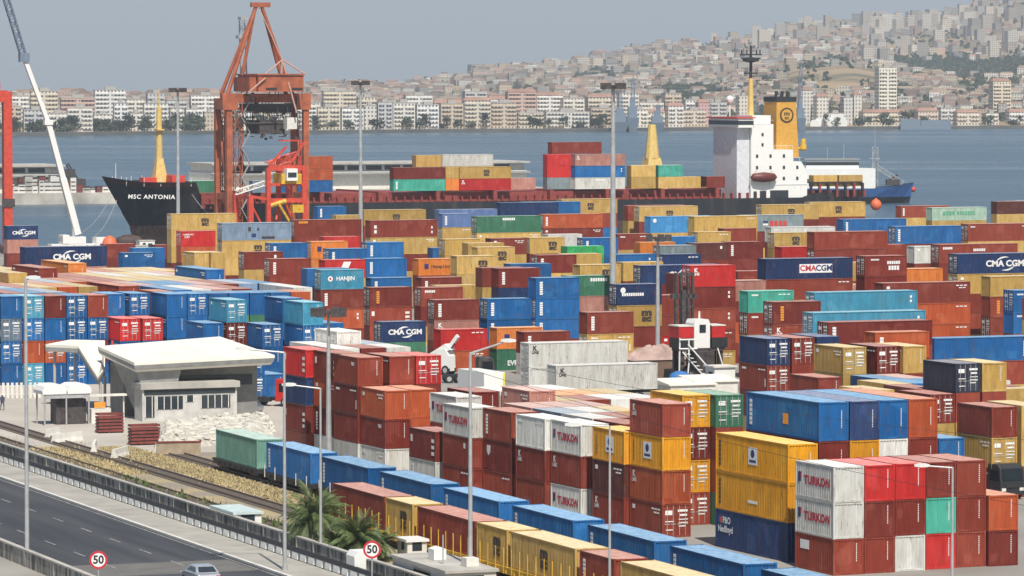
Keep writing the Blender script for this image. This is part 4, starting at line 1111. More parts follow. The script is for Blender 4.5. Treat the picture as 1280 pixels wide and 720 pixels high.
mm.lathe([(.6,0),(1.9,.3),(1.9,.8),(.5,1.2)], (xq,MY,za+31.6), 10, 1); mm.box(xq-1.6, xq+1.6, MY-.3, MY+.3, za+29, za+29.3, 1); mm.lathe([(.05,-.9),(.7,-.6),(.9,0),(.7,.6),(.05,.9)], (X0+2.6,-B+9,za+23.2), 10, 2); mm.tube((X0+2.6,-B+9,za+19.3), (X0+2.6,-B+9,za+22.4), .15, n=5, m=2)
obj('radar_mast', mm, [M['mastyellow'], M['black'], M['white']], SHIP, False)
ac = MB(); ac.tube((X1-4.6,-B+6,za+9.8), (X1-4.6,-B+6,za+13.5), .6, n=8); ac.tube((X1-4.6,-B+6,za+13.2), (X1+1.4,-B+4,za+11.6), .45, .25, 6); ac.box(X1-6.4, X1-2.8, -B+5, -B+7, za+9.9, za+11.4); ac.tube((X1+.8,-B+4,za+11.8), (X1+.8,-B+4,za+14.2), .9, .5, 8)
obj('stern_crane', ac, M['yellow'], SHIP)
sg = MB(); xr = X1+1
for k in range(7): sg.box(xr+k*2.2, xr+k*2.2+.5, -B+.6, -B+1.2, zm, zm+3.2, k % 2); sg.box(xr+k*2.2, xr+k*2.2+1.5, -B+1.5, -B+3, zm, zm+1.5, 1-k % 2)
sg.box(X1+.5, SL-2, -B+1, B-1, zm+3.2, zm+3.5, 0)
obj('stern_deck_gear', sg, [M['black'], M['deckred']], SHIP)
mz = MB(); xz = to_uv(*at_v(815, 200, SV+13.5).xy)[0] - U0
mz.hexa([(xz-3,-3,zm),(xz+3,-3,zm),(xz+3,3,zm),(xz-3,3,zm)], [(xz-1.5,-1.5,zm+9),(xz+1.5,-1.5,zm+9),(xz+1.5,1.5,zm+9),(xz-1.5,1.5,zm+9)]); mz.tube((xz,0,zm+8.9), (xz,0,zm+16.6), 1.7, .85, 10)
obj('deck_crane_post', mz, M['mastyellow'], SHIP)
ml = MB()
for (pa, pb) in (((139,246),(100,292)), ((146,250),(118,296)), ((240,243),(275,272))):
    P1 = at_v(pa[0], pa[1], SV+1); P2 = at_v(pb[0], pb[1], QV-2); P2.z = max(P2.z, .4)
    for i in range(8):
        a_, b_ = i/8, (i+1)/8; sag = lambda t: -1.2*math.sin(math.pi*t)
        ml.tube(P1.lerp(P2, a_)+Vector((0,0,sag(a_))), P1.lerp(P2, b_)+Vector((0,0,sag(b_))), .06, n=4)
mo = tag(obj('mooring_lines', ml, M['steel']), 'mooring ropes from the black bow down to the quay', 'rope')
# containers on the ship's deck
def ship_cont(px, py, z_above, L, col, mark='', door=False, dv=.6, tier='on deck', below=''):
    p = at_v(px, py, SV + dv); u, v = to_uv(p.x, p.y)
    cont(u, SV + dv, z_above, L, 2.591, 'S', col, mark, door, 'ship', tier, below)
zc = zm - 2 + 2.35 + .05
def ship_stack(px, L, cols, dv=.6, z0=None, back=0):
    z = zc if z0 is None else z0; n = len(cols)
    for i, tok in enumerate(cols):                     # bottom first
        c, _, mk = tok.partition(':'); ship_cont(px, 230, z + i*2.6, LEN[L], c, mk, False, dv, 'on deck, ' + ('top tier' if i == n-1 else 'bottom tier' if i == 0 else 'middle tier'), cols[i-1].partition(':')[0] if i else '')
ship_stack(236, '20', ['g'], 5.0); ship_stack(236, '20', ['w'], 7.6)
ship_stack(350, '40', ['b','o','o']); ship_stack(316, '20', ['h'])
ship_stack(492, '40', ['k:v','r']); ship_stack(520, '20', ['t','t','t:msc'], 3.2); ship_stack(557, '20', ['O','t'], 1.2)
ship_stack(553, '40', ['t','t','w'], 8.6); ship_stack(575, '40', ['R:kl','t:msc']); ship_stack(638, '20', ['p'], 2)
ship_stack(684, '20', ['y','R:kl','R:kl'], 3); ship_stack(709, '20', ['N','g','B'], 5.8)
ship_stack(719, '40', ['w:bar','b:tr','p:kl']); ship_stack(690, '40', ['r','b','r','r'], 8.6)
ship_stack(789, '20', ['t','t:msc']); ship_stack(791.5, '40', ['t','t'], 3.2); ship_stack(823, '20', ['t:msc','k:v'])
ship_stack(853, '20', ['t:msc']); ship_stack(876, '20', ['r:v']); ship_stack(1017, '20', ['t'], 1.5); ship_stack(1049, '20', ['t'], 1.5)
# ---- work boat moored behind the stern
p = at_z(1075, 254, -2); WB = thing('offshore_work_boat', 'blue-hulled work boat with white wheelhouse and lattice mast beyond the container ship stern', 'boat', (p.x, p.y, -2), R(4))
mb = MB(); zz = [0, 2.0, 4.6]; stn = [(-32,[4,5.5,6]),(-10,[5,6,6.5]),(3,[4.6,5.6,6.4]),(9,[2.4,3.6,5]),(13,[.6,1.6,3]),(15.5,[.05,.2,.9])]
for s_ in (-1,1):
    o = len(mb.v)
    for x, bs in stn:
        for z, b_ in zip(zz, bs): mb.v.append((x - (0 if x < 9 else (2.0-z)*.25 if z < 2 else -(z-2)*.3), s_*b_, z + (1.6 if z > 4 and x > 5 else 0)*(x-5)/10))
    for i in range(len(stn)-1):
        for j in range(2):
            f = [o+i*3+j, o+(i+1)*3+j, o+(i+1)*3+j+1, o+i*3+j+1]; mb.f.append(f if s_ < 0 else f[::-1]); mb.m.append(1 if j == 0 else 0)
n_ = len(stn)
for i in range(n_-1): mb.f.append([i*3+2, (i+1)*3+2, n_*3+(i+1)*3+2, n_*3+i*3+2]); mb.m.append(1)
obj('hull', mb, [M['bluehull'], M['hull']], WB)
wh = MB(); wh.box(-20, 4, -4.5, 4.5, 4.4, 10.6); wh.box(-17, -1, -3.8, 3.8, 10.62, 13.2); wh.box(-17.05, -.95, -3.85, 3.85, 11.6, 12.6, 1); wh.box(-17.5,-.5,-4.2,4.2,13.22,13.5,2); wh.box(-7,-4,-5.2,-4.4,6,8)
obj('wheelhouse', wh, [M['white'], M['glass'], M['greyconc']], WB)
lm = MB(); lm.truss((4.5,0,5), (4.5,0,17), 1.6, 1.6, 7, .12); lm.bar((3,0,13.5), (6,0,13.5), .3); lm.tube((4.5,0,17), (4.5,0,24), .12, .05, 5); lm.truss((5,0,11), (13,0,6), 1.2, 1.2, 6, .1); lm.tube((-10,0,12),(-10,0,17),.08,n=4); lm.tube((-5,0,12),(-5,0,18),.08,n=4)
obj('lattice_mast', lm, M['steel'], WB)
dg = MB(); dg.box(8, 12, -1.5, 1.5, 5.5, 7.2); dg.tube((9,0,7),(11.5,0,8.6),.4,n=6); obj('anchor_winch', dg, M['machinery'], WB)
bf = MB(); bf.lathe([(.05,-.9),(.7,-.6),(.95,0),(.7,.6),(.05,.9)], (16.2,0,4.2), 10); obj('bow_fender', bf, M['redl'], WB, True)
p = at_v(1095, 256, SV-2.2); bu = MB(); bu.lathe([(.05,-1.3),(.7,-1.12),(1.12,-.65),(1.3,0),(1.12,.65),(.7,1.12),(.25,1.28),(.25,1.5),(.05,1.5)], (0,0,0), 18)
o = tag(obj('mooring_buoy', bu, M['buoy'], None, True), 'round orange fender buoy hanging at the black stern', 'buoy'); o.location = p
# ---- grey warships and floating dock on the far shore
def warship(px, w, h, mast, label):
    d = shore_d(px) - 25; t = thing('warship', label, 'ship', ((px-640)/F*d, d, -2), 0)
    mb = MB(); mb.hexa([(-w*.3,-6,0),(w*.3,-6,0),(w*.42,30,0),(-w*.42,30,0)], [(-w/2,-8,h*.42),(w/2,-8,h*.42),(w/2,30,h*.42),(-w/2,30,h*.42)]); obj('hull', mb, M['shipgrey'], t)
    mb = MB(); mb.box(-w*.36, w*.36, 2, 24, h*.42+.02, h*.75); mb.box(-w*.2, w*.22, 5, 16, h*.75+.02, h); obj('superstructure', mb, M['shipgrey'], t)
    mb = MB(); mb.truss((w*.05,8,h), (w*.05,8,h+mast), 2.2, 2.2, 5, .3); mb.bar((-w*.3,8,h+mast*.5), (w*.35,8,h+mast*.5), .5); mb.tube((w*.05,8,h+mast), (w*.05,8,h+mast*1.5), .35, .15, 5); obj('mast', mb, M['shipgrey'], t)
warship(775, 13, 17, 9, 'grey warship with tall mast seen end on, in front of long pale waterfront buildings')
warship(791, 9, 24, 14, 'slender grey warship with lattice mast just beside the other warship'); warship(822, 11, 15, 4, 'dark grey warship seen end on behind the yellow deck crane post')
warship(1001, 7, 22, 22, 'grey vessel with very tall thin mast behind the ochre funnel')
d = shore_d(1158)-20; t = thing('floating_dock', 'long dark floating dock moored in front of the right shore', 'floating dock', ((1157-640)/F*d, d, -2), 0)
mb = MB(); mb.box(-19, 19, 0, 20, 0, 3); mb.box(-19, -4, 0, 4, 3.02, 8); mb.box(-3.6, 19, 0, 4, 3.02, 7); obj('dock_wall', mb, M['shipgrey'], t)
mb = MB()
for k in (-16,-9,2,10,17): mb.bar((k,1,6.9),(k,1,11),.5)
obj('dock_crane', mb, M['machinery'], t)
for i, (px, w, h) in enumerate([(1033,14,7),(1046,20,9),(1022,7,5)]):
    d = shore_d(px)-8; t = thing('shore_shed', f'white rounded boat shed by the water behind the work boat, {ordn(i)} of three', 'shed', ((px-640)/F*d, d+30, .3), 0, 'white boat sheds on the far shore')
    mb = MB(); mb.prism([(-w/2,0),(w/2,0),(w/2,h*.5),(w*.38,h*.82),(w*.18,h),(-w*.18,h),(-w*.38,h*.82),(-w/2,h*.5)], 'y', 0, 10); obj('wall', mb, M['white'], t)
# ---- the mole with its long terminal shed behind the ship
PM = at_z(20, 256, -2); UM, VM = to_uv(PM.x, PM.y)
def muv(px, dv=0): p = at_v(px, 250, VM+dv); return to_uv(p.x, p.y)[0]
ua, ub, uc = muv(-200), muv(186), muv(674)
mb = MB(); mb.hexa([uvp(ua,VM,-6), uvp(uc+6,VM,-6), uvp(uc+6,VM+60,-6), uvp(ua,VM+60,-6)], [uvp(ua,VM,1.4), uvp(uc+6,VM,1.4), uvp(uc+6,VM+60,1.4), uvp(ua,VM+60,1.4)])
tag(obj('mole_quay', mb, mat('mole_stone', (.44,.41,.36), .95, var=.4, scale=.15)), kind='structure')
def shed(u0, u1, label):
    t = thing('terminal_shed', label, 'terminal building', uvp(u0, VM+10, 1.4), TH); L = u1-u0
    mb = MB(); mb.box(0, L, 0, 22, 0, 5.4); obj('wall', mb, M['offwhite'], t)
    mb = MB(); mb.box(.4, L-.4, .8, 21, 5.42, 7.7); obj('upper_storey', mb, M['paleconc'], t)
    mb = MB(); x = 1.5
    while x < L-6:
        mb.box(x, x+5.2, .72, .79, 5.9, 7.3); x += 6.2
    obj('window', mb, M['glass'], t)
    mb = MB(); mb.box(-.5, L+.5, -1.6, 23, 7.72, 8.3); obj('roof', mb, M['concrete'], t)
    mb = MB(); mb.box(-.2, L+.2, -2.6, .2, 4.6, 5.2); obj('canopy', mb, M['greyconc'], t)
shed(muv(-160), muv(92), 'long pale terminal shed with window band on the mole at the left'); shed(muv(278), muv(674), 'long pale terminal shed with dark window band behind the container ship')
rm = random.Random(8); ck = 0
for px in [x for x in range(18, 186, 4)]:
    hgt = rm.uniform(2.0, 5.4) if px < 108 else rm.uniform(.8, 1.8); mb = MB(); w = rm.uniform(1.4, 2.6); mb.box(-w/2, w/2, -1, 1, 0, hgt); mb.box(-w/2-.1, w/2+.1, -1.1, 1.1, hgt, hgt+.15, 1)
    for z in (1.0, 2.2, 3.4):
        if z < hgt-.4: mb.box(-w/2+.2, w/2-.2, -1.04, -1.0, z-.35, z, 1)
    u = muv(px); o = tag(obj('stacked_load', mb, [rm.choice([M['offwhite'], M['paleconc'], M['concrete'], M['rust']]), M['machinery']]), f'pale stacked load on the mole quay edge, {ordn(ck)} from the left before the shed', 'cargo', 'loads stacked along the mole'); ck += 1
    o.location = uvp(u, VM+2.4+(ck % 2)*2.6+rm.uniform(0,.4), 1.4); o.rotation_euler.z = TH
p = at_v(88, 235, VM+6); mc = MB(); mc.box(-4,4,-3,3,0,4); mc.truss((2,0,4), (-1,0,8.5), .8, .8, 4, .1); mc.box(-3,1,-2,2,4.02,7)
o = tag(obj('quay_hopper', mc, M['machinery']), 'dark cargo hopper on the mole beside the end of the pale shed', 'hopper'); o.location = (p.x, p.y, 1.4); o.rotation_euler.z = TH
# ------------------------------------------------------------------ cranes and masts
def along(px, py, v): return at_v(px, py, v)
# ship-to-shore gantry: legs on the quay, A-frame, machinery house, raised boom
GV = QV - 20; gl = along(286, 250, GV); gr_ = along(382, 250, GV); ul = to_uv(gl.x, gl.y)[0]; ur = to_uv(gr_.x, gr_.y)[0]; GW = ur - ul
G = thing('gantry_crane', 'tall orange-red ship-to-shore gantry crane with A-frame over the ship', 'crane', uvp((ul+ur)/2, GV, 0), TH)
w = GW/2; D = 7.0; zs = 31.5
for sx in (-1, 1):
    for y in (0, D):
        mb = MB(); mb.bar((sx*w, y, 1.6), (sx*w, y, zs), 1.2, 1.2)
        if sx < 0: mb.truss((sx*w+2.0, y, 2), (sx*w+2.0, y, zs-1), 1.5, 1.5, 14, .12)
        mb.box(sx*w-1.4, sx*w+1.4, y-1.2, y+1.2, .15, 1.55); obj('leg', mb, M['crane'], G)
        wb = MB()
        for k in (-1, 1): wb.tube((sx*w+k*.8, y-.5, .45), (sx*w+k*.8, y+.5, .45), .42, n=10)
        obj('bogie_wheel', wb, M['black'], G)
    mb = MB(); mb.bar((sx*w, 0, zs-1.2), (sx*w, D, zs-1.2), 1.4, 2.2); mb.bar((sx*w, .8, 11), (sx*w, D-.8, 11), 1.0, 1.3); mb.tube((sx*w, .8, 11.5), (sx*w, D-.8, zs-2.4), .35, n=8); mb.box(sx*w-1.6 if sx<0 else sx*w-2.4, sx*w+1.8 if sx<0 else sx*w+.9, -.9, .9, zs-2.4, zs+1.0)
    obj('side_frame', mb, M['crane'], G)
mb = MB()
for y in (0, D): mb.bar((-w+.8, y, zs), (w-.8, y, zs), 1.3, 1.8)
obj('portal_beam', mb, M['crane'], G)
mb = MB(); mb.box(-w+4.5, w-2.6, -6, 7, zs+1.4, zs+4.8); mb.box(-w+4.2, w-2.3, -6.3, 7.3, zs+4.82, zs+5.1); mb.box(-w+2.9, -w+4.4, -5, 5, zs+1.4, zs+4.4)
hs = obj('machinery_house', mb, M['crane'], G)
mb = MB()
for x in (-1.2, 4.5): mb.box(x-1.2, x+1.2, -6.05, -5.95, zs+1.7, zs+2.2)
obj('vent', mb, M['black'], hs)
mb = MB(); apx = -1.2; zt = 51.0
for y in (1.5, D-1.5):
    mb.tube((-w+.3, y, zs+.8), (apx-.5, D/2-2, zt), .45, .36, 8); mb.tube((w-2.3, y, zs+.8), (apx+.5, D/2-2, zt), .45, .36, 8)
mb.bar((-3, D/2-2, zt), (1.2, D/2-2, zt), .9, 1.0); mb.tube((-4.6,D/2-1,zs+4.8),(apx-.7,D/2-2,zt),.38,.3,7)
obj('a_frame', mb, M['crane'], G)
mb = MB(); mb.tube((-2.6,-6.2,zs+5),(1.6,-5,zs+8),.17,n=6); mb.tube((6.2,-6.2,zs+5),(1.6,-5,zs+8),.17,n=6); mb.tube((1.6,-5,zs+8),(apx,D/2-2,zt-.6),.10,n=5); mb.tube((1.6,-5,zs+8),(4,-7,zs-3),.2,n=5); mb.tube((-2.6,-6.3,zs+4.2),(-6.4,-6.4,zs+1.2),.18,n=6); mb.tube((1.4,-5,zs+5),(1.6,-5,zs+8),.3,n=6)
obj('forestay', mb, mat('faded_pink_paint', (.45,.27,.22), .6), G)
mb = MB(); mb.truss((-2.2, D+1, zs+1), (-1.6, D+4, zt-3), 1.2, 1.2, 16, .09); mb.box(-3.4,-1.9,D+1,D+3,zt-7,zt-6.3); mb.box(-2.9,-1.4,D+1,D+3,zt-3,zt-2.4)
obj('raised_boom', mb, M['steel'], G)
mb = MB(); mb.box(-w+4.5, w-3.2, -1, 6, zs-3.0, zs-1.2); mb.box(-2.4, 3.2, -2, 6, zs-7.4, zs-4.6); mb.truss((-w+2,-1,zs-4),(w-2,-1,zs-4),2.4,2.4,9,.12)
r9 = random.Random(4)
for i in range(90):
    x, y, z = r9.uniform(-w+3, w-2), r9.uniform(-6, 8), r9.uniform(zs-9, zs+.8); a = r9.choice([(r9.uniform(.5,3),.15,.15),(.15,.15,r9.uniform(.5,3)),(.5,.5,.5)]); mb.box(x, x+a[0], y, y+a[1], z, z+a[2])
obj('trolley_gear', mb, M['machinery'], G)
mb = MB(); mb.box(2.4, 4.6, -5.6, -3.4, zs-6.4, zs-4.0); obj('driver_cab', mb, [M['offwhite']], G)
mb = MB()
for k in range(9): mb.bar((-w+2.4+(k % 2)*1.8, -1.2, 2+k*3.2), (-w+2.4+((k+1) % 2)*1.8, -1.2, 5.2+k*3.2), .6, .12)
obj('stairs', mb, M['steel'], G)
mb = MB()
for x in (-2.5,-1.5): mb.tube((x,D+4,zs-2), (x,D+4,17), .06, n=4)
mb.box(-4.5, 2.5, D+3, D+5, 15.6, 16.1); mb.prism([(-3,16.1),(-1,16.1),(-2,19.5)], 'y', D+3.6, D+4.4)
obj('spreader', mb, M['black'], G)
# harbour portal crane in front of it
HV = QV - 34; a1 = along(313, 260, HV); a2 = along(380, 260, HV); u1 = to_uv(a1.x, a1.y)[0]; u2 = to_uv(a2.x, a2.y)[0]; hw = (u2-u1)/2
HC = thing('harbour_crane', 'bright red portal crane with white cab standing before the gantry crane', 'crane', uvp((u1+u2)/2, HV, 0), TH)
zp = 17.2
for sx, y in ((-1,0),(-.34,0),(.42,6),(1,0),(-1,9),(1,9)):
    mb = MB(); mb.bar((sx*hw, y, .1), (sx*hw, y, zp if sx > -.9 else 11.6), 1.05 if abs(sx) > .9 else .85, 1.05); obj('leg', mb, M['crane2'], HC)
mb = MB(); mb.bar((-.34*hw,0,zp),(hw,0,zp),.9,1.1); mb.bar((-.34*hw,0,10.5),(hw,0,10.5),.7,.9); mb.bar((hw,0,zp),(hw,9,zp),.8,1); mb.bar((-hw,0,11.4),(-.34*hw,0,10.8),.5,.6); mb.bar((-hw,0,11.2),(-hw,9,11.2),.6,.7); mb.bar((-.34*hw,0,13.8),(hw,0,13.8),.5,.6)
for a, b_ in (((-.34*hw,0,9.8),(.42*hw,6,.6)),((.42*hw,6,9.8),(-.2*hw,0,.8)),((.3*hw,0,10),(hw,0,.7)),((-hw,0,10),(-.34*hw,0,3))): mb.tube(a, b_, .24, n=6)
obj('portal_frame', mb, M['crane2'], HC)
mb = MB(); mb.box(.1*hw,.85*hw,-1,4,zp-3.3,zp-1.2); mb.tube((-.3*hw,0,9.4),(.3*hw,-.5,10.4),.5,n=8); mb.tube((0,-.8,9.9),(.9*hw,-.8,1.5),.26,n=6); mb.box(.5*hw,.9*hw,-1.4,1,8,9.6); obj('winch_house', mb, M['yellow'], HC)
mb = MB(); mb.box(.22*hw,.62*hw,-2.3,.2,zp-2.6,zp-.1,0); mb.box(.26*hw,.58*hw,-2.36,-2.28,zp-1.9,zp-.9,1); obj('driver_cab', mb, [M['white'], M['glass']], HC)
mb = MB(); mb.truss((-.2*hw,3,zp+.4),(.9*hw,3,zp+2.6),1.4,1.4,7,.14); mb.bar((.5*hw,1,zp+.5),(1.1*hw,1,zp+5.4),.4,.4); mb.bar((-.2*hw,1,zp+.6),(.4*hw,1,zp+4.4),.4,.4); mb.bar((.2*hw,2,zp+5.6),(1.0*hw,2,zp+5.6),.3,.3); mb.bar((1.0*hw,2,zp+.5),(1.0*hw,2,zp+5.6),.3,.3); obj('jib', mb, M['crane2'], HC)
mb = MB(); mb.truss((-1.5*hw,1,12.2),(-.2*hw,1,14.4),.9,.9,7,.1); obj('side_jib', mb, M['offwhite'], HC)
# gantry leg at the left border
EV = QV - 24; e1 = along(9, 200, EV); ue = to_uv(e1.x, e1.y)[0]
E = thing('gantry_crane', 'red gantry crane of which one leg shows at the left edge of the quay', 'crane', uvp(ue, EV, 0), TH)
for x in (0, -17):
    for y in (0, 15):
        mb = MB(); mb.bar((x, y, .1), (x, y, 33), 1.75, 1.6); obj('leg', mb, M['crane2'], E)
mb = MB(); mb.bar((0,0,32), (-17,0,32), 1.5, 2.4); mb.bar((0,15,32), (-17,15,32), 1.5, 2.4); mb.bar((0,.9,32), (0,14.1,32), 1.2, 2.0); mb.bar((-17,.9,32), (-17,14.1,32), 1.2, 2.0); mb.box(-16.2,-.9,1.6,13.4,31.2,35); obj('portal_frame', mb, M['crane2'], E)
mb = MB(); mb.tube((-.9,-.6,11),(-.9,-.6,31),.18,n=6); mb.box(-1.4,1.3,-1,-.85,9.5,11.2); mb.tube((-.95,.4,.5),(-16.2,.4,30),.35,n=6); obj('ladder', mb, M['machinery'], E)
# white telescopic mobile crane at the quay
pb = at_v(97, 298, QV-16); MC = thing('mobile_crane', 'white mobile crane on the quay with its long boom raised to the upper left', 'crane', (pb.x, pb.y, 0), TH)
inv = Matrix.Rotation(-TH, 4, 'Z') @ Matrix.Translation(-Vector((pb.x, pb.y, 0)))
def mcp(px, py, dv=0): return inv @ at_v(px, py, QV-16+dv)
mb = MB(); mb.box(-6,6,-1.4,1.4,.7,1.5); mb.box(3.6,6,-1.4,1.4,1.5,2.8); obj('carrier', mb, M['white'], MC)
for x in (-4.6,-2.9,-1.2,1.6,3.3,5):
    mb = MB(); mb.tube((x,-1.45,.62),(x,-1.0,.62),.6,n=14); mb.tube((x,1.0,.62),(x,1.45,.62),.6,n=14); obj('wheel', mb, M['rubber'], MC)
mb = MB(); mb.box(-3.6,1.4,-1.3,1.3,1.55,3.0); mb.box(-3.6,-2.2,-1.5,1.5,1.6,3.4); obj('slewing_cab', mb, M['white'], MC)
b0, b1, b2, b3 = mcp(97,293), mcp(60,153), mcp(30,72), mcp(7,-4)
mb = MB(); mb.bar(b0, b0.lerp(b1,.5), 1.25, 1.3); mb.bar(b0.lerp(b1,.5), b1, 1.0, 1.1); mb.bar(b1, b2, .8, .85); mb.box(b1.x-.9,b1.x+.9,b1.y-.7,b1.y+.7,b1.z-.5,b1.z+.5); obj('boom', mb, M['white'], MC)
mb = MB(); mb.truss(b2, b3, 1.1, 1.1, 11, .13); mb.box(b2.x-1,b2.x+1,b2.y-.7,b2.y+.7,b2.z-.9,b2.z+.9); obj('fly_jib', mb, mat('blue_grey_jib', (.16,.21,.28), .5), MC)
mb = MB(); mb.tube(mcp(92,297), mcp(92,283), .35, n=8); mb.tube(mcp(92,297), b0.lerp(b1,.22), .22, n=8); obj('lift_cylinder', mb, M['steel'], MC)
# ---- high floodlight masts
def highmast(px, ybase, ytop, label, r0=.38, crown_n=6, dark=False, plat=1.0):
    p = at_z(px, ybase, 0); h = at_y(px, ytop, p.y).z
    t = thing('floodlight_mast', label, 'light mast', (p.x, p.y, 0), 0, 'floodlight masts of the yard')
    mb = MB(); mb.tube((0,0,0), (0,0,h), r0, r0*.45, 12); mb.tube((0,0,0), (0,0,.25), r0*2, n=12); obj('pole', mb, M['steel'], t)
    mb = MB(); mb.lathe([(.25,h-.1),(plat,h-.05),(plat,h+.12),(.25,h+.2)], n=14); obj('head_frame', mb, M['machinery'], t)
    for k in range(crown_n):
        a = 2*math.pi*k/crown_n; mb = MB(); c, s = math.cos(a)*(plat+.25), math.sin(a)*(plat+.25); mb.box(c-.38, c+.38, s-.3, s+.3, h-.35, h+.45); obj('floodlight', mb, M['machinery'], t)
highmast(223, 345, 113, 'grey high floodlight mast in front of the black ship bow', .42)
highmast(451, 352, 104, 'grey high floodlight mast left of the middle of the ship', .45)
highmast(766, 447, 108, 'pale thick high floodlight mast among the stacks in the middle', .50)
highmast(822, 470, 298, 'shorter floodlight mast with dark head right of the thick pale mast', .34, 5)
highmast(411, 588, 391, 'floodlight mast with dark crown standing by the tall dark red stacks', .30, 6, False, 1.0)
# ---- street lamps
def lamp(px, ybase, ytop, arm_px, arm_py, label, r0=.14):
    p = at_z(px, ybase, 0); h = at_y(px, ytop, p.y).z; e = at_y(arm_px, arm_py, p.y)
    t = thing('street_lamp', label, 'street lamp', (p.x, p.y, 0), 0, 'street lamps along the road')
    mb = MB(); mb.tube((0,0,0), (0,0,h), r0, r0*.6, 10); mb.tube((0,0,0), (0,0,.5), r0*1.5, n=10); obj('pole', mb, M['steel'], t)
    dx = e.x - p.x; dz = e.z - h; mb = MB(); mb.tube((0,0,h-.05), (dx*.85,0,h+dz*.85), r0*.5, r0*.4, 7); obj('arm', mb, M['steel'], t)
    mb = MB(); s = 1 if dx > 0 else -1; vs = []
    for k, (xx, ww, hh) in enumerate(((-.55,.10,.08),(-.3,.18,.14),(.1,.2,.15),(.5,.13,.08))):
        vs.append([(dx+s*xx, ww, h+dz+hh), (dx+s*xx, -ww, h+dz+hh), (dx+s*xx, -ww*.9, h+dz-hh*.7), (dx+s*xx, ww*.9, h+dz-hh*.7)])
    for a, b_ in zip(vs, vs[1:]): mb.hexa(a, b_)
    obj('lamp_head', mb, M['white'], t)
lamp(34, 707, 348, 42, 347, 'tall grey street lamp at the far left end of the road', .17)
lamp(356, 715, 440, 303, 436, 'street lamp pole left of the palms, in front of the dark red stacks')
lamp(401, 703, 485, 361, 481, 'street lamp among the palms with white head reaching left', .12)
lamp(588, 745, 441, 636, 426, 'tall street lamp in the middle with long arm to a big white head', .17)
lamp(762, 800, 532, 716, 531, 'slim street lamp by the amber container with small head', .10)
lamp(1190, 745, 584, 1152, 582, 'street lamp with white head in front of the white-cornered stack', .12)
# ------------------------------------------------------------------ trains
def rdp(c, s, z=0): return Vector(rd(c, s, z))
RROT = RA                                                             # local x across, local y along the track (away)
def s_of(px, c):                                                      # along-track place of a photo column on the line at c
    k = (px-640)/F; return c*(k*RC + 0) and (lambda d: -d*k*RS_ + d*RC)(c/(k*RC + RS_))
def wagon(c, s0, L, posts, label, group, dark=True, yellow=False):
    t = thing('flat_wagon', label, 'railway wagon', rd(c, s0), RROT, group); m = M['yellow'] if yellow else M['black']
    mb = MB(); mb.box(-1.35, 1.35, 0, L, .95, 1.12); mb.box(-1.3, -1.1, .1, L-.1, .62, .95); mb.box(1.1, 1.3, .1, L-.1, .62, .95)
    mb.box(-1.45, 1.45, -.12, -.01, .75, 1.1)
    for x in (-.85, .85): mb.tube((x, -.75, .98), (x, -.12, .98), .1, n=6); mb.tube((x, -.78, .98), (x, -.72, .98), .24, n=10); mb.tube((x, L, .98), (x, L+.3, .98), .1, n=6)
    n = int(L/1.6)
    for i in range(n): mb.box(-1.42, -1.28, .4+i*1.6, .75+i*1.6, .70, .9)
    obj('deck_frame', mb, m, t)
    for yb in (1.9, L-1.9):
        mb = MB(); mb.box(-1.05, -.85, yb-1.3, yb+1.3, .42, .68); mb.box(.85, 1.05, yb-1.3, yb+1.3, .42, .68); mb.box(-1, 1, yb-.2, yb+.2, .45, .62)
        b_ = obj('bogie', mb, M['machinery'], t)
        for k in (-.9, .9):
            mb = MB(); mb.tube((-.8, yb+k, .67), (-.66, yb+k, .67), .45, n=16); mb.tube((.66, yb+k, .67), (.8, yb+k, .67), .45, n=16); mb.tube((-.7, yb+k, .67), (.7, yb+k, .67), .08, n=6); obj('wheel', mb, M['rust'], b_)
    if posts:
        for i in range(posts):
            y = 1.0 + i*(L-2)/(posts-1)
            for x in ((-1.47,) if dark != 'both' else (-1.47, 1.47)):
                mb = MB(); mb.box(x-.028, x+.028, y-.04, y+.04, .7, 2.5 if yellow or posts == 13 else 1.75); obj('stanchion', mb, M['offwhite'] if not yellow else M['yellow'], t)
    return t
ZD = 1.13
def train_cont(c, s_near, L, col, mark='', tier='', endmark=False):
    # near end at s_near, runs away from the camera; long left side shows
    CONT.append(dict(u=0, v=0, z=ZD, L=LEN[L], th=2.591, k='T', c=col, mark=mark, door=False, place='train1' if c > 112 else 'train2', tier=tier, below='', ang=None, xyz=(c, s_near)))
def near_s(px, y, c, dc=-1.22):
    p = at_z(px, y, ZD+2.591); return -p.x*RS_ + p.y*RC
P1 = 15.2
s5 = near_s(732, 650, RAILC[1]); base = s5
cols1 = [('b','tr'),('b','v'),('b','v'),('b','v'),('b','v'),('b','v'),('b','v'),('b','v'),('b','v')]
k0 = 5
for i in range(9):
    s = base + (5-i)*P1*.985
    wagon(RAILC[1], s-.7, 13.6, 5 if i else 0, f'dark flat wagon under a blue container, {ordn(i)} from the far end of the far train', 'flat wagons of the blue container train', True, False)
    if i == 0: train_cont(RAILC[1], s, '40', 'k2', '', 'carried')
    else: train_cont(RAILC[1], s, '40', 'b', 'v', f'carried')
i = 0
s = near_s(457, 616, RAILC[0]); seq = []
sA = near_s(457, 618.5, RAILC[0]); sB = near_s(496, 629.5, RAILC[0]); sC = near_s(585, 650, RAILC[0]); sD = near_s(632, 661, RAILC[0]); sE = near_s(739, 685, RAILC[0])
cur = sE
lay = [('20','t',''),('40','r','v')]                                   # behind sE going away
items = [(sE,'40','t','msc'),(sE+12.9,'20','t','msc'),(sE+19.3,'40','r',''),(sE+32.6,'20','t','msc'),(sE+39.0,'40','r',''),(sE-6.9,'20','r','v'),(sE-20.2,'40','t','msc'),(sE-33.2,'40','t','')]
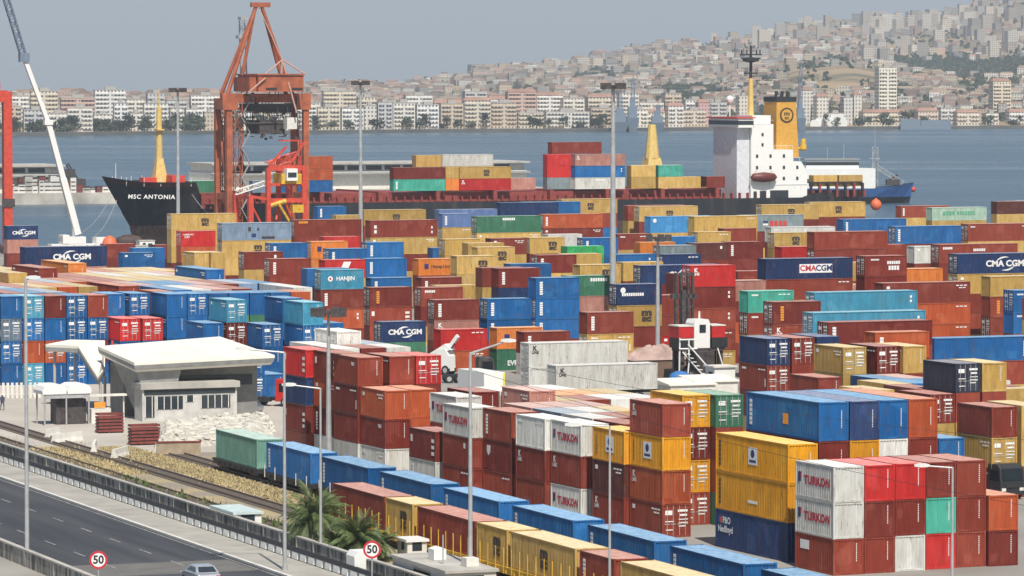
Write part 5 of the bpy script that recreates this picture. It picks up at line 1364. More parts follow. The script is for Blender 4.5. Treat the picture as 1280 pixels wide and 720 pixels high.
for j, (s, L, c, mk) in enumerate(items): train_cont(RAILC[0], s, L, c, mk, 'carried')
for j, s in enumerate((sE+38.5, sE+19.0, sE-.6-.0, sE-20.6, sE-40.2)):
    wagon(RAILC[0], s, 19.2, 12, f'yellow flat wagon with stanchions carrying red and tan containers, {ordn(j)} from the far end', 'yellow flat wagons of the near train', True, True)
for j, sx in enumerate((near_s(610, 640, RAILC[2]), near_s(610, 640, RAILC[2])-20, near_s(610, 640, RAILC[2])-40, near_s(610, 640, RAILC[2])-60)):
    wagon(RAILC[2], sx, 19, 13, f'empty flat wagon with pale stanchions behind the blue container train, {ordn(j)} from the far end', 'empty flat wagons by the stacks', True, False)
# ------------------------------------------------------------------ gatehouse
pB = at_z(168, 462, 5.4); uB, vB = to_uv(pB.x, pB.y); GT = thing('gatehouse', 'pale port gatehouse with big white tilted roof and grey office below', 'building', uvp(uB, vB, 0), TH)
mb = MB(); rf_ = [(0,0,6.0),(15.4,0,6.4),(15.4,17.5,7.4),(0,12.5,7.0)]
mb.hexa([(x,y,z-.18) for x,y,z in rf_], [(x,y,z+.12) for x,y,z in rf_]); mb.hexa([(x*.985+.1,y*.97+.15,z-.62) for x,y,z in rf_], [(x,y,z-.2) for x,y,z in rf_], 1)
mb.hexa([(x*.96+.3,y*.94+.4,z-.9) for x,y,z in rf_], [(x*.98+.15,y*.96+.2,z-.64) for x,y,z in rf_], 0)
obj('roof', mb, [M['roofwhite'], M['greyconc']], GT)
mb = MB(); mb.hexa([(2.2,1.6,0),(4.2,1.6,0),(4.2,6,0),(2.2,6,0)], [(.6,.9,5.2),(5.4,.9,5.2),(5.4,9,5.7),(.6,9,5.7)]); obj('flared_column', mb, M['greyconc'], GT)
mb = MB(); mb.box(5.4,14.6,3.2,12,0,5.3); mb.box(1.2,5.3,7.4,12,0,5.4); obj('wall', mb, mat('dark_grey_render', (.21,.21,.20), .85), GT)
mb = MB(); mb.box(3.4,5.3,7.3,7.38,.3,3.6); mb.box(6,14,3.1,3.18,3.3,4.4); obj('window', mb, M['glass'], GT)
po = at_z(178, 527, 0); uo, vo = to_uv(po.x, po.y); pr = at_z(300, 524, 0); ur2 = to_uv(pr.x, pr.y)[0]; OW = ur2-uo
OF = thing('gate_office', 'grey-white single storey gate office with dark windows under the big roof', 'building', uvp(uo, vo, 0), TH)
mb = MB(); mb.box(0, OW, 0, 2.6, 0, 3.3); obj('wall', mb, mat('office_render', (.50,.49,.46), .85, var=.2, scale=.8), OF)
mb = MB(); mb.box(.2, OW-.2, -.05, -.003, 2.72, 3.25); obj('window_band', mb, M['glass'], OF)
mb = MB(); mb.box(-.25, OW+.25, -.3, 2.9, 3.32, 3.95); obj('roof', mb, M['concrete'], OF)
for i, (a_, b_, z0, z1) in enumerate(((.3,1.3,.4,2.6),(1.6,4.4,1.2,2.55),(4.8,5.6,1.9,2.6),(6.4,9.6,1.2,2.55))):
    if b_ < OW: mb = MB(); mb.box(a_, b_, -.06, -.005, z0, z1); wv = obj('window', mb, M['glass'], OF); mb = MB(); x = a_
    if b_ < OW:
        while x < b_+.01: mb.box(x-.04, x+.04, -.09, -.065, z0, z1); x += .75
        obj('mullion', mb, M['offwhite'], wv)
cn = thing('gate_canopy', 'white folded canopy of the port gate reaching left from the gatehouse', 'canopy', uvp(uB, vB, 0), TH)
def loc(px, py, z): p = at_z(px, py, z); u, v = to_uv(p.x, p.y); return Vector((u-uB, v-vB, z))
A1, A2 = loc(57,432,6.6), loc(97,434,6.6); A3, A4 = loc(131,427,6.9), loc(88,426,6.9)
Bx, By = loc(122,474,4.3), loc(131,462,4.5)
mb = MB()
for z0, z1, m in ((-.16,.14,0),(-.6,-.18,1)): mb.hexa([p+Vector((0,0,z0)) for p in (A1,A2,A3,A4)], [p+Vector((0,0,z1)) for p in (A1,A2,A3,A4)], m); mb.hexa([p+Vector((.02,.02,z0-.01)) for p in (A2,Bx,By,A3)], [p+Vector((.02,.02,z1-.01)) for p in (A2,Bx,By,A3)], m)
obj('roof', mb, [M['roofwhite'], M['greyconc']], cn)
mb = MB()
for p in (A1*.85+A3*.15, A2*.6+A4*.4, Bx*.6+By*.4, By): mb.tube((p.x,p.y,0),(p.x,p.y,p.z-.7),.16,n=8)
obj('post', mb, M['concrete'], cn)
pd_ = at_z(78, 530, 0); GB = thing('checkpoint_shelter', 'checkpoint shelter with two rounded white roofs before the gate canopy', 'shelter', (pd_.x, pd_.y, 0), TH)
for x in (-1.3, 1.35):
    mb = MB(); mb.prism([(-1.25,3.2),(1.25,3.2),(1.3,3.55),(1.05,4.0),(.6,4.2),(-.6,4.2),(-1.05,4.0),(-1.3,3.55)], 'y', -1.6, 1.6); mb.v = [(a+x,b,c) for a,b,c in mb.v]; obj('roof', mb, M['white'], GB)
mb = MB()
for x in (-2.3,0,2.4):
    for y in (-1.4,1.4): mb.tube((x,y,0),(x,y,3.25),.09,n=6)
mb.box(-2.3,2.5,-1.5,-1.35,2.75,3.15); obj('post', mb, M['steel'], GB)
mb = MB(); mb.box(-.9,2.3,-.8,1.2,.05,2.6); obj('booth', mb, M['machinery'], GB)
mb = MB(); mb.box(2.7,6.8,-.5,.4,2.75,2.95); mb.tube((6.6,0,0),(6.6,0,2.8),.08,n=6); mb.box(2.9,5.0,-.7,.7,0,1.5,1); mb.box(3.2,4.4,-.75,-.71,1.6,2.2,2); obj('side_lintel', mb, [M['offwhite'], M['paleconc'], M['orange']], GB)
for i, (px, y, w, h) in enumerate(((137,541,2.6,2.1),(180,556,2.9,2.2))):
    p = at_z(px, y, 0); t = thing('slatted_skip', f'dark red slatted metal skip near the gate, the {"upper" if i == 0 else "lower"} one of two', 'skip', (p.x, p.y, 0), TH)
    mb = MB()
    for k in range(6): mb.box(-w/2, w/2, -.62, -.55, .15+k*.33, .36+k*.33); mb.box(-w/2, w/2, .55, .62, .15+k*.33, .36+k*.33); mb.box(-w/2, -w/2+.06, -.55, .55, .15+k*.33, .36+k*.33); mb.box(w/2-.06, w/2, -.55, .55, .15+k*.33, .36+k*.33)
    obj('slatted_side', mb, M['rust'], t); mb = MB(); mb.box(-w/2+.07,w/2-.07,-.54,.54,.1,1.6); obj('load', mb, M['machinery'], t)
    mb = MB()
    for x in (-w/2+.1,w/2-.1): mb.box(x-.08,x+.08,-.5,.5,0,.14)
    obj('foot', mb, M['black'], t)
pw0, pw1 = at_z(196, 569, 0), at_z(251, 568, 0)
o = thing('low_wall', 'low brownish wall with brick coping below the pale gravel bank', 'wall', (pw0.x, pw0.y, 0), math.atan2(pw1.y-pw0.y, pw1.x-pw0.x)); L = (pw1-pw0).length
mb = MB(); mb.box(0,L,0,.3,0,1.15); obj('wall_panel', mb, mat('tan_block_wall', (.36,.29,.20), .95, var=.2), o); mb = MB(); mb.box(-.05,L+.05,-.06,.36,1.15,1.28); obj('coping', mb, M['rust'], o)
mb = MB(); rb = random.Random(14); q0, q1, q2_, q3 = at_z(194,556,.6), at_z(338,543,.6), at_z(342,518,1.1), at_z(200,527,1.1)
G_ = 14
for i in range(G_+1):
    for j in range(G_+1):
        p = q0.lerp(q1, i/G_).lerp(q3.lerp(q2_, i/G_), j/G_); e = (0 if i in (0,G_) or j in (0,G_) else 1); mb.v.append((p.x+rb.uniform(-.1,.1), p.y+rb.uniform(-.2,.2), .01 + e*(.7+.5*rb.random()+.5*j/G_)))
for i in range(G_):
    for j in range(G_): a_ = i*(G_+1)+j; mb.f.append([a_, a_+G_+1, a_+G_+2, a_+1]); mb.m.append(0)
tag(obj('gravel_bank', mb, mat('pale_gravel', (.46,.43,.37), .95, var=.3, scale=2, bump=.4)), kind='structure')
gv = [Vector(v) for v in mb.v]; mb = MB()
for i in range(40):
    for j in range(10):
        fi, fj = (i+.5+rb.uniform(-.2,.2))/40*G_, (j+.5+rb.uniform(-.15,.15))/10*G_; a_ = int(fi)*(G_+1)+int(fj); p = gv[a_]+(gv[a_+G_+1]-gv[a_])*(fi-int(fi))+(gv[a_+1]-gv[a_])*(fj-int(fj))
        w_, d_, h_ = rb.uniform(.2,.36), rb.uniform(.2,.32), rb.uniform(.06,.16); M_ = Matrix.Translation(p) @ Matrix.Rotation(TH+rb.uniform(-.3,.3), 4, 'Z'); mb.hexa([M_ @ Vector(c) for c in ((-w_,-d_,-.1),(w_,-d_,-.1),(w_,d_,-.1),(-w_,d_,-.1))], [M_ @ Vector(c) for c in ((-w_*.8,-d_*.8,h_),(w_*.8,-d_*.8,h_),(w_*.8,d_*.8,h_),(-w_*.8,d_*.8,h_))])
tag(obj('stone_blocks', mb, mat('white_stone', (.56,.54,.48), .95, var=.25, scale=1)), 'rows of small white stone blocks covering the bank before the gate office', 'stones', kind='stuff')
for i, (px, y, L_b, rz) in enumerate(((84,552,4.5,-.9),(66,546,2.6,-.7),(118,563,5.0,-.3),(150,571,3.8,-.6))):
    p = at_z(px, y, 0); mb = MB(); mb.prism([(-.35,0),(.35,0),(.2,.4),(.14,.85),(-.14,.85),(-.2,.4)], 'y', -L_b/2, L_b/2); o = tag(obj('concrete_barrier', mb, M['offwhite']), f'pale concrete road barrier on the apron before the gate, {ordn(i)} from the left', 'barrier', 'concrete barriers by the gate'); o.location = (p.x,p.y,0); o.rotation_euler.z = RA + rz
# mesh fence of white pales along the blue block
pf0, pf1 = at_z(-20, 498, 0), at_z(52, 497, 0); t = thing('picket_fence', 'low pale picket fence in front of the blue containers at the left', 'fence', (pf0.x, pf0.y, 0), math.atan2(pf1.y-pf0.y, pf1.x-pf0.x)); L = (pf1-pf0).length
mb = MB(); x = 0
while x < L: mb.box(x,x+.28,-.05,.05,0,1.7); x += .5
mb.box(0,L,.06,.1,.4,.5); mb.box(0,L,.06,.1,1.3,1.4); obj('pales', mb, M['offwhite'], t)
# roof device on the gatehouse (red and white fire pump), ventilators
pv = at_z(141, 440, 6.2); t = thing('roof_ventilator', 'small red and white ventilator standing on the gatehouse roof', 'ventilator', (pv.x, pv.y, 6.05), TH)
mb = MB(); mb.lathe([(.9,0),(.9,.25),(.5,.3),(.45,1.0),(.3,1.1)], n=10); obj('base', mb, M['shipgrey'], t); mb = MB(); mb.tube((0,0,1.0),(-.1,0,2.3),.28,.2,8); mb.tube((-.3,0,1.6),(.7,0,1.3),.15,n=6); obj('hood', mb, M['redl'], t); t.scale = (.6,.6,.6)
# ------------------------------------------------------------------ vehicles
def wheels(t, xs, hw, r, wd=.24):
    for x in xs:
        for s in (-1, 1):
            mb = MB(); mb.tube((x, s*hw, r), (x, s*(hw-wd), r), r, n=16); w_ = obj('wheel', mb, M['rubber'], t)
            mb = MB(); mb.tube((x, s*(hw+.012), r), (x, s*(hw-.02), r), r*.58, n=12); obj('rim', mb, M['steel'], w_)
def car(label, cat, px, y, rz, paint, kind='saloon', c=None):
    p = at_z(px, y, 0); t = thing('parked_car' if kind != 'saloon' else 'saloon_car', label, cat, (p.x, p.y, .012 if kind == 'saloon' else 0), rz)
    W2 = .86
    if kind == 'saloon':
        prof = [(-2.15,.42),(-2.2,.7),(-2.12,.92),(-1.4,1.0),(1.0,.97),(1.9,.82),(2.2,.62),(2.2,.36),(1.9,.28),(-1.95,.28)]
        gh = [(-1.75,.98),(-1.05,1.42),(.25,1.45),(1.05,.97)]
    else:
        prof = [(-2.5,.5),(-2.55,.95),(-.5,1.0),(1.2,1.05),(2.2,.98),(2.5,.8),(2.5,.45),(2.2,.35),(-2.3,.38)]
        gh = [(-.55,1.0),(-.4,1.62),(.75,1.65),(1.45,1.05)]
    mb = MB()
    mb.hexa([(x, -W2*(.94 if abs(x) > 2 else 1), z) for x, z in prof], [(x, W2*(.94 if abs(x) > 2 else 1), z) for x, z in prof])
    o = obj('body', mb, paint, t); bv = o.modifiers.new('bevel', 'BEVEL'); bv.width = .07; bv.segments = 2
    mb = MB(); n = len(gh); wl = [W2*.94, W2*.76, W2*.76, W2*.94]
    mb.hexa([(x, -wl[i], z) for i, (x, z) in enumerate(gh)], [(x, wl[i], z) for i, (x, z) in enumerate(gh)]); obj('roof', mb, paint, t)
    (ax,az),(bx,bz),(cx,cz),(dx,dz) = gh
    def quad(name, pts, off, m=M['glass']):
        mb = MB(); mb.add([Vector(p)+Vector(off) for p in pts], [(0,1,2,3)]); mb.add([Vector(p)+Vector(off)*.3 for p in pts], [(3,2,1,0)]); obj(name, mb, m, t)
    i_ = .1
    quad('rear_window', [(ax+.12,-wl[0]+.16,az+.06),(ax+.12,wl[0]-.16,az+.06),(bx-.06,wl[1]-.1,bz-.06),(bx-.06,-wl[1]+.1,bz-.06)], (-.03,0,.03))
    quad('windscreen', [(dx-.1,wl[3]-.14,dz+.06),(dx-.1,-wl[3]+.14,dz+.06),(cx+.05,-wl[2]+.1,cz-.05),(cx+.05,wl[2]-.1,cz-.05)], (.03,0,.03))
    for s in (-1, 1):
        for f0, f1 in ((.08,.48),(.53,.93)):
            lo = lambda f: (ax+.25+(dx-ax-.4)*f, s*(wl[0]-.015), az+.07); hi = lambda f: (bx+.02+(cx-bx-.04)*f, s*(wl[1]+.02), bz-.08)
            quad('side_window', [lo(f0), lo(f1), hi(f1), hi(f0)] if s < 0 else [lo(f1), lo(f0), hi(f0), hi(f1)], (0,s*.02,.01))
        mb = MB(); a_, b2 = sorted((s*.45, s*.82)); mb.box(-2.2 if kind == 'saloon' else -2.55, -2.12 if kind == 'saloon' else -2.5, a_, b2, .68, .86); obj('tail_light', mb, M['lamp'], t)
        mb = MB(); mb.box(2.08 if kind == 'saloon' else 2.42, 2.18 if kind == 'saloon' else 2.52, a_, b2, .62, .78); obj('headlight', mb, M['offwhite'], t)
    mb = MB(); mb.box(-2.235 if kind == 'saloon' else -2.57, -2.19 if kind == 'saloon' else -2.545, -.26, .26, .5, .62); obj('number_plate', mb, M['letter'], t)
    wheels(t, (-1.35, 1.35) if kind == 'saloon' else (-1.5, 1.6), W2+.01, .31 if kind == 'saloon' else .37); return t
car('silver grey saloon car driving on the road behind the lower speed sign', 'car', 251, 731, RA+R(90), M['silver'])
car('white pickup truck parked beside the grey gate office', 'pickup truck', 310, 516, R(-65), M['white'], 'pickup')
def truck(label, px, y, rz, cabm, kind='tractor', trailer=None, name='truck'):
    p = at_z(px, y, 0); t = thing(name, label, 'truck', (p.x, p.y, 0), rz)
    mb = MB(); mb.prism([(3.0,.55),(3.05,1.5),(2.85,2.75),(2.5,3.0),(1.1,3.0),(1.0,.55)], 'y', -1.2, 1.2); o = obj('cab', mb, cabm, t); bv = o.modifiers.new('bevel','BEVEL'); bv.width = .1; bv.segments = 2
    mb = MB(); mb.add([(3.08,-1.05,1.6),(3.08,1.05,1.6),(2.9,1.0,2.6),(2.9,-1.0,2.6)], [(0,1,2,3),(3,2,1,0)]); obj('windscreen', mb, M['glass'], t)
    for s in (-1,1): mb = MB(); mb.add([(1.5,s*1.215,1.6),(2.8,s*1.215,1.6),(2.7,s*1.215,2.5),(1.5,s*1.215,2.5)], [(0,1,2,3),(3,2,1,0)]); obj('side_window', mb, M['glass'], t); mb = MB(); mb.box(3.0,3.1,min(s*.7,s*1.1),max(s*.7,s*1.1),.75,1.0); obj('headlight', mb, M['offwhite'], t)
    mb = MB(); mb.box(3.02,3.12,-1.2,1.2,.4,.72); mb.box(3.03,3.1,-.7,.7,1.05,1.35); obj('bumper', mb, M['black'], t)
    mb = MB(); mb.box(-3,1.0,-.45,.45,.6,.95); mb.box(-1.5,.4,-1.0,-.5,.5,1.0); obj('chassis', mb, M['black'], t); wheels(t, (2.2,-1.2,-2.4), 1.22, .5, .35); return t
def semitrailer(label, px, y, rz, name='container_trailer', L=12.4):
    p = at_z(px, y, 0); t = thing(name, label, 'trailer', (p.x, p.y, 0), rz); mb = MB(); mb.box(0,L,-.55,-.4,.95,1.28); mb.box(0,L,.4,.55,.95,1.28)
    for x in (.1,L/2,L-.4): mb.box(x,x+.3,-1.2,1.2,1.02,1.29)
    obj('chassis', mb, M['black'], t); wheels(t, (7.6,8.9,10.2), 1.22, .5, .4); mb = MB(); mb.box(2.4,2.6,-.8,-.7,.1,.95); mb.box(2.4,2.6,.7,.8,.1,.95); obj('landing_leg', mb, M['steel'], t); return t
# long pale reefer on its trailer
pR = at_z(695, 457, 4.2); uR, vR = to_uv(pR.x, pR.y)
cont(uR, vR, 1.3, LEN['40'], 2.896, 'S', 'w', 'kld', False, 'trailer', 'on a trailer', '')
tr = semitrailer('dark container trailer under the long white container', 640, 500, TH); tr.location = uvp(uR, vR+CW/2, 0)
tk2 = truck('dark green-black truck with big windscreen facing the camera beside the rust stack', 1240, 621, R(-62), M['black'])
truck('red truck cab half hidden between the gate office and the red stacks', 338, 507, R(-20), M['carred'])
truck('blue truck at the right edge behind the black container', 1290, 492, R(-100), mat('truck_blue', (.02,.06,.3), .4))
truck('dark tractor unit between the orange containers and white box trailer', 585, 478, R(10), M['machinery']); 
pT = at_z(618, 507, 0); t = thing('box_trailer', 'white box trailer with yellow tail panel beside the flat white containers', 'trailer', (pT.x, pT.y, 0), TH+R(-90))
mb = MB(); mb.box(-7.5,0,-1.22,1.22,1.25,3.6); obj('box_body', mb, M['white'], t); mb = MB(); mb.box(.01,.06,-1.2,1.2,.45,1.5); mb.box(.0,.05,1.0,1.22,1.5,3.5); obj('tail_panel', mb, M['yellowsign'], t); wheels(t, (-1.6,-2.9), 1.2, .5, .35); mb = MB(); mb.box(-7.4,-.2,-.6,.6,.9,1.24); obj('chassis', mb, M['black'], t)
# white mobile crane with short raised boom in front of the bright red container
pc = at_z(553, 468, 0); t = thing('yard_crane_truck', 'white wheeled yard crane with short boom in front of the bright red container', 'crane', (pc.x, pc.y, 0), R(150)); t.scale = (.68,.68,.76)
mb = MB(); mb.prism([(-2,.6),(2.4,.6),(2.4,2.2),(1.2,2.5),(.3,3.9),(-1.2,4.2),(-1.9,3.0)], 'y', -1.2, 1.2); o = obj('body', mb, M['white'], t); mb = MB(); mb.prism([(-2.2,4.0),(2.6,2.6),(2.7,3.0),(-1.0,4.9)], 'y', -.9, .9); obj('counterweight', mb, M['white'], t)
mb = MB(); mb.bar((-.6,.2,3.2),(-3.3,.2,6.2),.6,.6); obj('boom', mb, M['white'], t); mb = MB(); mb.bar((-.4,.2,2.6),(-2.6,.2,5.0),.25); obj('lift_cylinder', mb, M['black'], t); mb = MB(); mb.box(.4,1.3,-1.23,-1.2,2.4,3.2); mb.box(.4,1.3,1.2,1.23,2.4,3.2); obj('side_window', mb, M['glass'], t); wheels(t, (-1.3,1.5), 1.3, .75, .5)
# reach stacker: mast with white cab, red side tanks, white stairs
ps = at_z(871, 483, 0); t = thing('container_stacker', 'tall container stacker with white cab, red side bodies and dark lifting mast', 'container stacker', (ps.x, ps.y, 0), TH)
yM = 3.6
mb = MB()
for x in (-1.0,-.35,.55,1.15): mb.bar((x,yM,1.0),(x,yM,13.0),.26,.4)
for z in (2,5.0,9.0,12.8): mb.bar((-1.0,yM,z),(1.15,yM,z),.3,.25)
mb.bar((-.2,yM-.4,5.5),(-.2,yM-.4,11.0),.5,.3); mb.box(-1.6,1.7,yM-.2,yM+.3,10.0,10.5); obj('lifting_mast', mb, M['machinery'], t)
mb = MB(); mb.box(-2.6,2.9,-2.6,3.4,.8,1.9); mb.box(-1.0,1.2,-2.2,0,1.92,4.15)
for x in (-2.4,2.5): mb.box(x-.25,x+.25,-1.2,-.6,1.92,4.15); mb.box(x-.25,x+.25,.5,1.0,1.92,4.15)
mb.box(-2.7,2.9,-1.4,1.1,4.16,4.5); obj('chassis', mb, M['machinery'], t)
mb = MB(); mb.prism([(-1.0,4.52),(1.0,4.52),(1.0,7.4),(.8,7.8),(-.8,7.8),(-1.0,7.4)], 'y', -1.4, .9); cb = obj('driver_cab', mb, M['white'], t); mb = MB(); mb.box(-.35,.45,-1.46,-1.41,6.3,7.2); obj('window', mb, M['glass'], cb); mb = MB(); mb.tube((.1,-.4,7.8),(.1,-.4,8.7),.12,n=6); obj('beacon', mb, M['offwhite'], cb)
for x0_, x1_ in ((-3.0,-1.15),(1.2,2.9)):
    mb = MB(); mb.box(x0_,x1_,-1.5,1.2,5.7,7.0); mb.box(x0_-.05,x1_+.05,-1.55,1.25,7.02,7.15,1); obj('side_body', mb, [M['carred'], M['offwhite']], t)
mb = MB(); mb.box(1.2,3.2,-1.5,1.2,4.52,5.68); mb.box(-3.0,-1.2,-1.4,1.1,4.52,5.68); obj('engine', mb, M['black'], t)
mb = MB()
for a_, b_ in (((-3.4,-2.4,0),(-3.2,-2.2,3.3)),((-1.2,-2.6,3.2),(-3.3,-2.4,3.2)),((-3.4,-2.4,2.6),(-1.2,-2.6,2.6)),((-3.0,-2.5,2.4),(.6,-3.4,0)),((-2.2,-2.5,3.2),(-2.2,-2.5,1.6)),((-2.4,-2.7,2.9),(1.0,-3.6,.6)),((1.4,-2.6,2.6),(2.6,-3.2,0)),((-2.2,-2.5,1.6),(-2.6,-2.7,0))): mb.tube((a_[0],a_[1],a_[2]*1.75), (b_[0],b_[1],b_[2]*1.75), .09, n=5)
for k in range(9): mb.box(-2.6+k*.38,-2.25+k*.38,-3.1,-2.4,3.9-k*.45,3.97-k*.45)
obj('stairs', mb, M['white'], t)
for x in (-2.3,2.5):
    for y in (-1.8,2.6): mb = MB(); mb.tube((x-.35,y,.85),(x+.35,y,.85),.85,n=16); obj('wheel', mb, M['rubber'], t)
# heap under pale tarpaulin, hut, blue tank, low white roofs
ph = at_z(833, 473, 0); t = thing('covered_heap', 'long heap under pinkish grey tarpaulins behind the white containers', 'cargo heap', (ph.x, ph.y, 0), TH)
mb = MB(); rh = random.Random(2); n1, n2_ = 18, 8
for i in range(n1+1):
    for j in range(n2_+1):
        x = -4.4+8.8*i/n1; y = 4*j/n2_; e = math.sin(math.pi*i/n1)**.5*math.sin(math.pi*j/n2_)**.7; mb.v.append((x, y, 2.2+1.6*e*(.8+.4*rh.random())))
for i in range(n1):
    for j in range(n2_): a_ = i*(n2_+1)+j; mb.f.append([a_,a_+n2_+1,a_+n2_+2,a_+1]); mb.m.append(0)
obj('tarpaulin', mb, M['tarp'], t); mb = MB(); mb.box(-4.3,4.3,.15,3.9,0,2.25); obj('wall', mb, mat('brown_boards', (.17,.11,.075), .9), t)
p = at_z(906, 488, 0); t = thing('site_hut', 'small white hut with flat roof and dark doorway below the tan container', 'hut', (p.x,p.y,0), TH)
mb = MB(); mb.box(-1.3,1.3,0,2.4,0,2.6); obj('wall', mb, M['white'], t); mb = MB(); mb.box(-1.5,1.5,-.2,2.6,2.62,2.8); obj('roof', mb, M['offwhite'], t); mb = MB(); mb.box(-1.31,-1.302,.5,1.5,0,2.1); obj('door', mb, M['black'], t)
p = at_z(848, 484, 0); t = thing('water_tank', 'blue rounded tank beside the stacker stairs', 'tank', (p.x,p.y-4,0), TH); mb = MB(); mb.lathe([(1.2,.1),(1.25,1.3),(1.1,1.8),(.5,2.1),(.1,2.15)], n=18); obj('tank_shell', mb, M['bluetarp'], t, True); mb = MB(); mb.tube((.9,-.9,.1),(.9,-.9,2.0),.05,n=5); mb.tube((1.2,-.7,.1),(1.2,-.7,2.0),.05,n=5); obj('ladder', mb, M['steel'], t)
for i, (px, y, w, d_, h, mm) in enumerate(((868,502,5.5,4,1.5,'roofwhite'),(898,500,5.2,4,1.7,'roofwhite'))):
    p = at_z(px, y, 0); t = thing('low_shed', f'low pale-roofed shed by the covered heap, {"next to the blue tank" if i == 0 else "next to the white hut"}', 'shed', (p.x,p.y+4,0), TH, 'low sheds by the covered heap'); mb = MB(); mb.box(-w/2,w/2,0,d_,0,h); obj('wall', mb, M['offwhite'], t); mb = MB(); mb.hexa([(-w/2-.2,-.2,h+.01),(w/2+.2,-.2,h+.01),(w/2+.2,d_+.2,h+.01),(-w/2-.2,d_+.2,h+.01)], [(-w/2-.2,-.2,h+.15),(w/2+.2,-.2,h+.15),(w/2+.2,d_+.2,h+.6),(-w/2-.2,d_+.2,h+.6)]); obj('roof', mb, M[mm], t)
# ------------------------------------------------------------------ signs, kiosks, palms, person
def speed_sign(px, py, d, label):
    p = at_y(px, py, d); t = thing('speed_sign', label, 'road sign', (p.x, p.y, 0), R(4)); z = p.z; r = .62
    mb = MB(); mb.tube((0,.06,0),(0,.06,z+.5),.05,n=8); obj('post', mb, M['steel'], t)
    mb = MB(); n = 28; ring = lambda rr, y: [(rr*math.cos(2*math.pi*i/n), y, z+rr*math.sin(2*math.pi*i/n)) for i in range(n)]
    mb.add(ring(r,-.02)+ring(r,.02), [tuple(range(n)), tuple(range(2*n-1,n-1,-1))]+[(i,n+i,n+(i+1)%n,(i+1)%n) for i in range(n)], 0); mb.add(ring(r*.76,-.026), [tuple(range(n))], 1); pl = obj('disc', mb, [mat('sign_red', (.55,.03,.05), .4), M['letter']], t)
    mb = MB(); put_text(mb, '50', .56, 0, -.032, z, 0, bold=.045, sx=.95); obj('number', mb, M['black'], pl)
speed_sign(123, 700, 292.3, 'round red-rimmed 50 speed sign on the near side of the road'); speed_sign(465, 687, 298.5, 'round red-rimmed 50 speed sign in front of the palms')
def kiosk(px, y, w, d_, h, label, roofm_, wallm, rz=None, extra=None):
    p = at_z(px, y, 0) + Vector((RC*1.7, RS_*1.7, 0)); t = thing('kiosk', label, 'hut', (p.x,p.y,0), RA if rz is None else rz)
    mb = MB(); mb.box(-w/2,w/2,0,d_,0,h); obj('wall', mb, wallm, t); mb = MB(); mb.box(-w/2-.15,w/2+.15,-.15,d_+.15,h+.01,h+.2); obj('roof', mb, roofm_, t)
    mb = MB(); mb.box(-w/2-.02,-w/2-.004,d_*.3,d_*.6,.9,1.7); mb.box(-w/4,w/4,-.02,-.004,.9,1.7); obj('window', mb, M['glass'], t)
    if extra: extra(t, w, d_, h)
kiosk(284, 668, 2.2, 6.0, 1.5, 'low kiosk with pale bluish roof behind the stained wall', mat('pale_blue_roof', (.5,.6,.6), .7), M['white'])
kiosk(494, 705, 1.5, 2.2, 1.55, 'small white-roofed hut beside the near train', M['white'], M['offwhite'])
def roofgear(t, w, d_, h):
    mb = MB(); mb.prism([(-.45,h+.22),(.45,h+.22),(.45,h+.95),(.1,h+1.1),(-.45,h+.95)], 'y', 6.2, 7.4); obj('roof_tank', mb, M['white'], t); mb = MB(); mb.tube((-.6,4,h+.2),(-.6,4,h+2.2),.05,n=5); obj('antenna', mb, M['steel'], t); mb = MB(); mb.box(.2,1.1,1.5,2.6,h+.22,h+.8); obj('air_unit', mb, M['offwhite'], t)
kiosk(560, 752, 3.6, 11, 1.9, 'flat-roofed grey building with white roof tank beside the near train', M['concrete'], M['paleconc'], None, roofgear)
p = Vector(rd(100.4, 292)); mb = MB(); mb.prism([(-.8,0),(.8,0),(.85,1.6),(.6,1.95),(-.6,1.95),(-.85,1.6)], 'y', -.9, .9); o = tag(obj('white_cabinet', mb, M['white']), 'white rounded cabinet just behind the stained wall below the palms', 'cabinet'); p2 = at_z(452, 722, 0); o.location = (p2.x, p2.y, 0); o.rotation_euler.z = RA
def palm(px, y, h, cr, label, seed, nf=46):
    r = random.Random(seed); p = at_z(px, y, 0); t = thing('palm_tree', label, 'palm tree', (p.x,p.y,0), r.uniform(0,6))
    mb = MB(); k = 7
    for i in range(k): mb.tube((.03*i*i*.1,0,h*i/k),(.03*(i+1)**2*.1,0,h*(i+1)/k-.02),.34-.012*i,.29-.012*i,10)
    obj('trunk', mb, M['trunk'], t); cb = MB(); top = Vector((.15,0,h))
    for f in range(nf):
        az = r.uniform(0,6.283); el = R(r.uniform(-25,82)); L = cr*r.uniform(.85,1.15); d = Vector((math.cos(az)*math.cos(el), math.sin(az)*math.cos(el), math.sin(el))); pos = top.copy(); n = 9; side = Vector((-math.sin(az), math.cos(az), 0)); prev = pos
        for i in range(n):
            step = L/n; d = (d + Vector((0,0,-.15-.05*i/n))).normalized(); nxt = pos + d*step; up = side.cross(d)
            cb.tube(pos, nxt, .035*(1-i/n)+.008, n=3, cap=False)
            ll = .55*L/2.6*math.sin(math.pi*min(1,(i+1.2)/(n+.5)))+.1
            for s in (-1,1):
                for q_ in range(3):
                    b0 = pos.lerp(nxt, q_/3); tip = b0 + side*s*ll*.8 + d*ll*.75 + up*ll*.18 - Vector((0,0,ll*.25)); cb.add([b0, b0+d*.06, tip, b0-d*.02], [(0,1,2),(0,2,3)])
            pos = nxt
    obj('crown', cb, M['palm'], t)
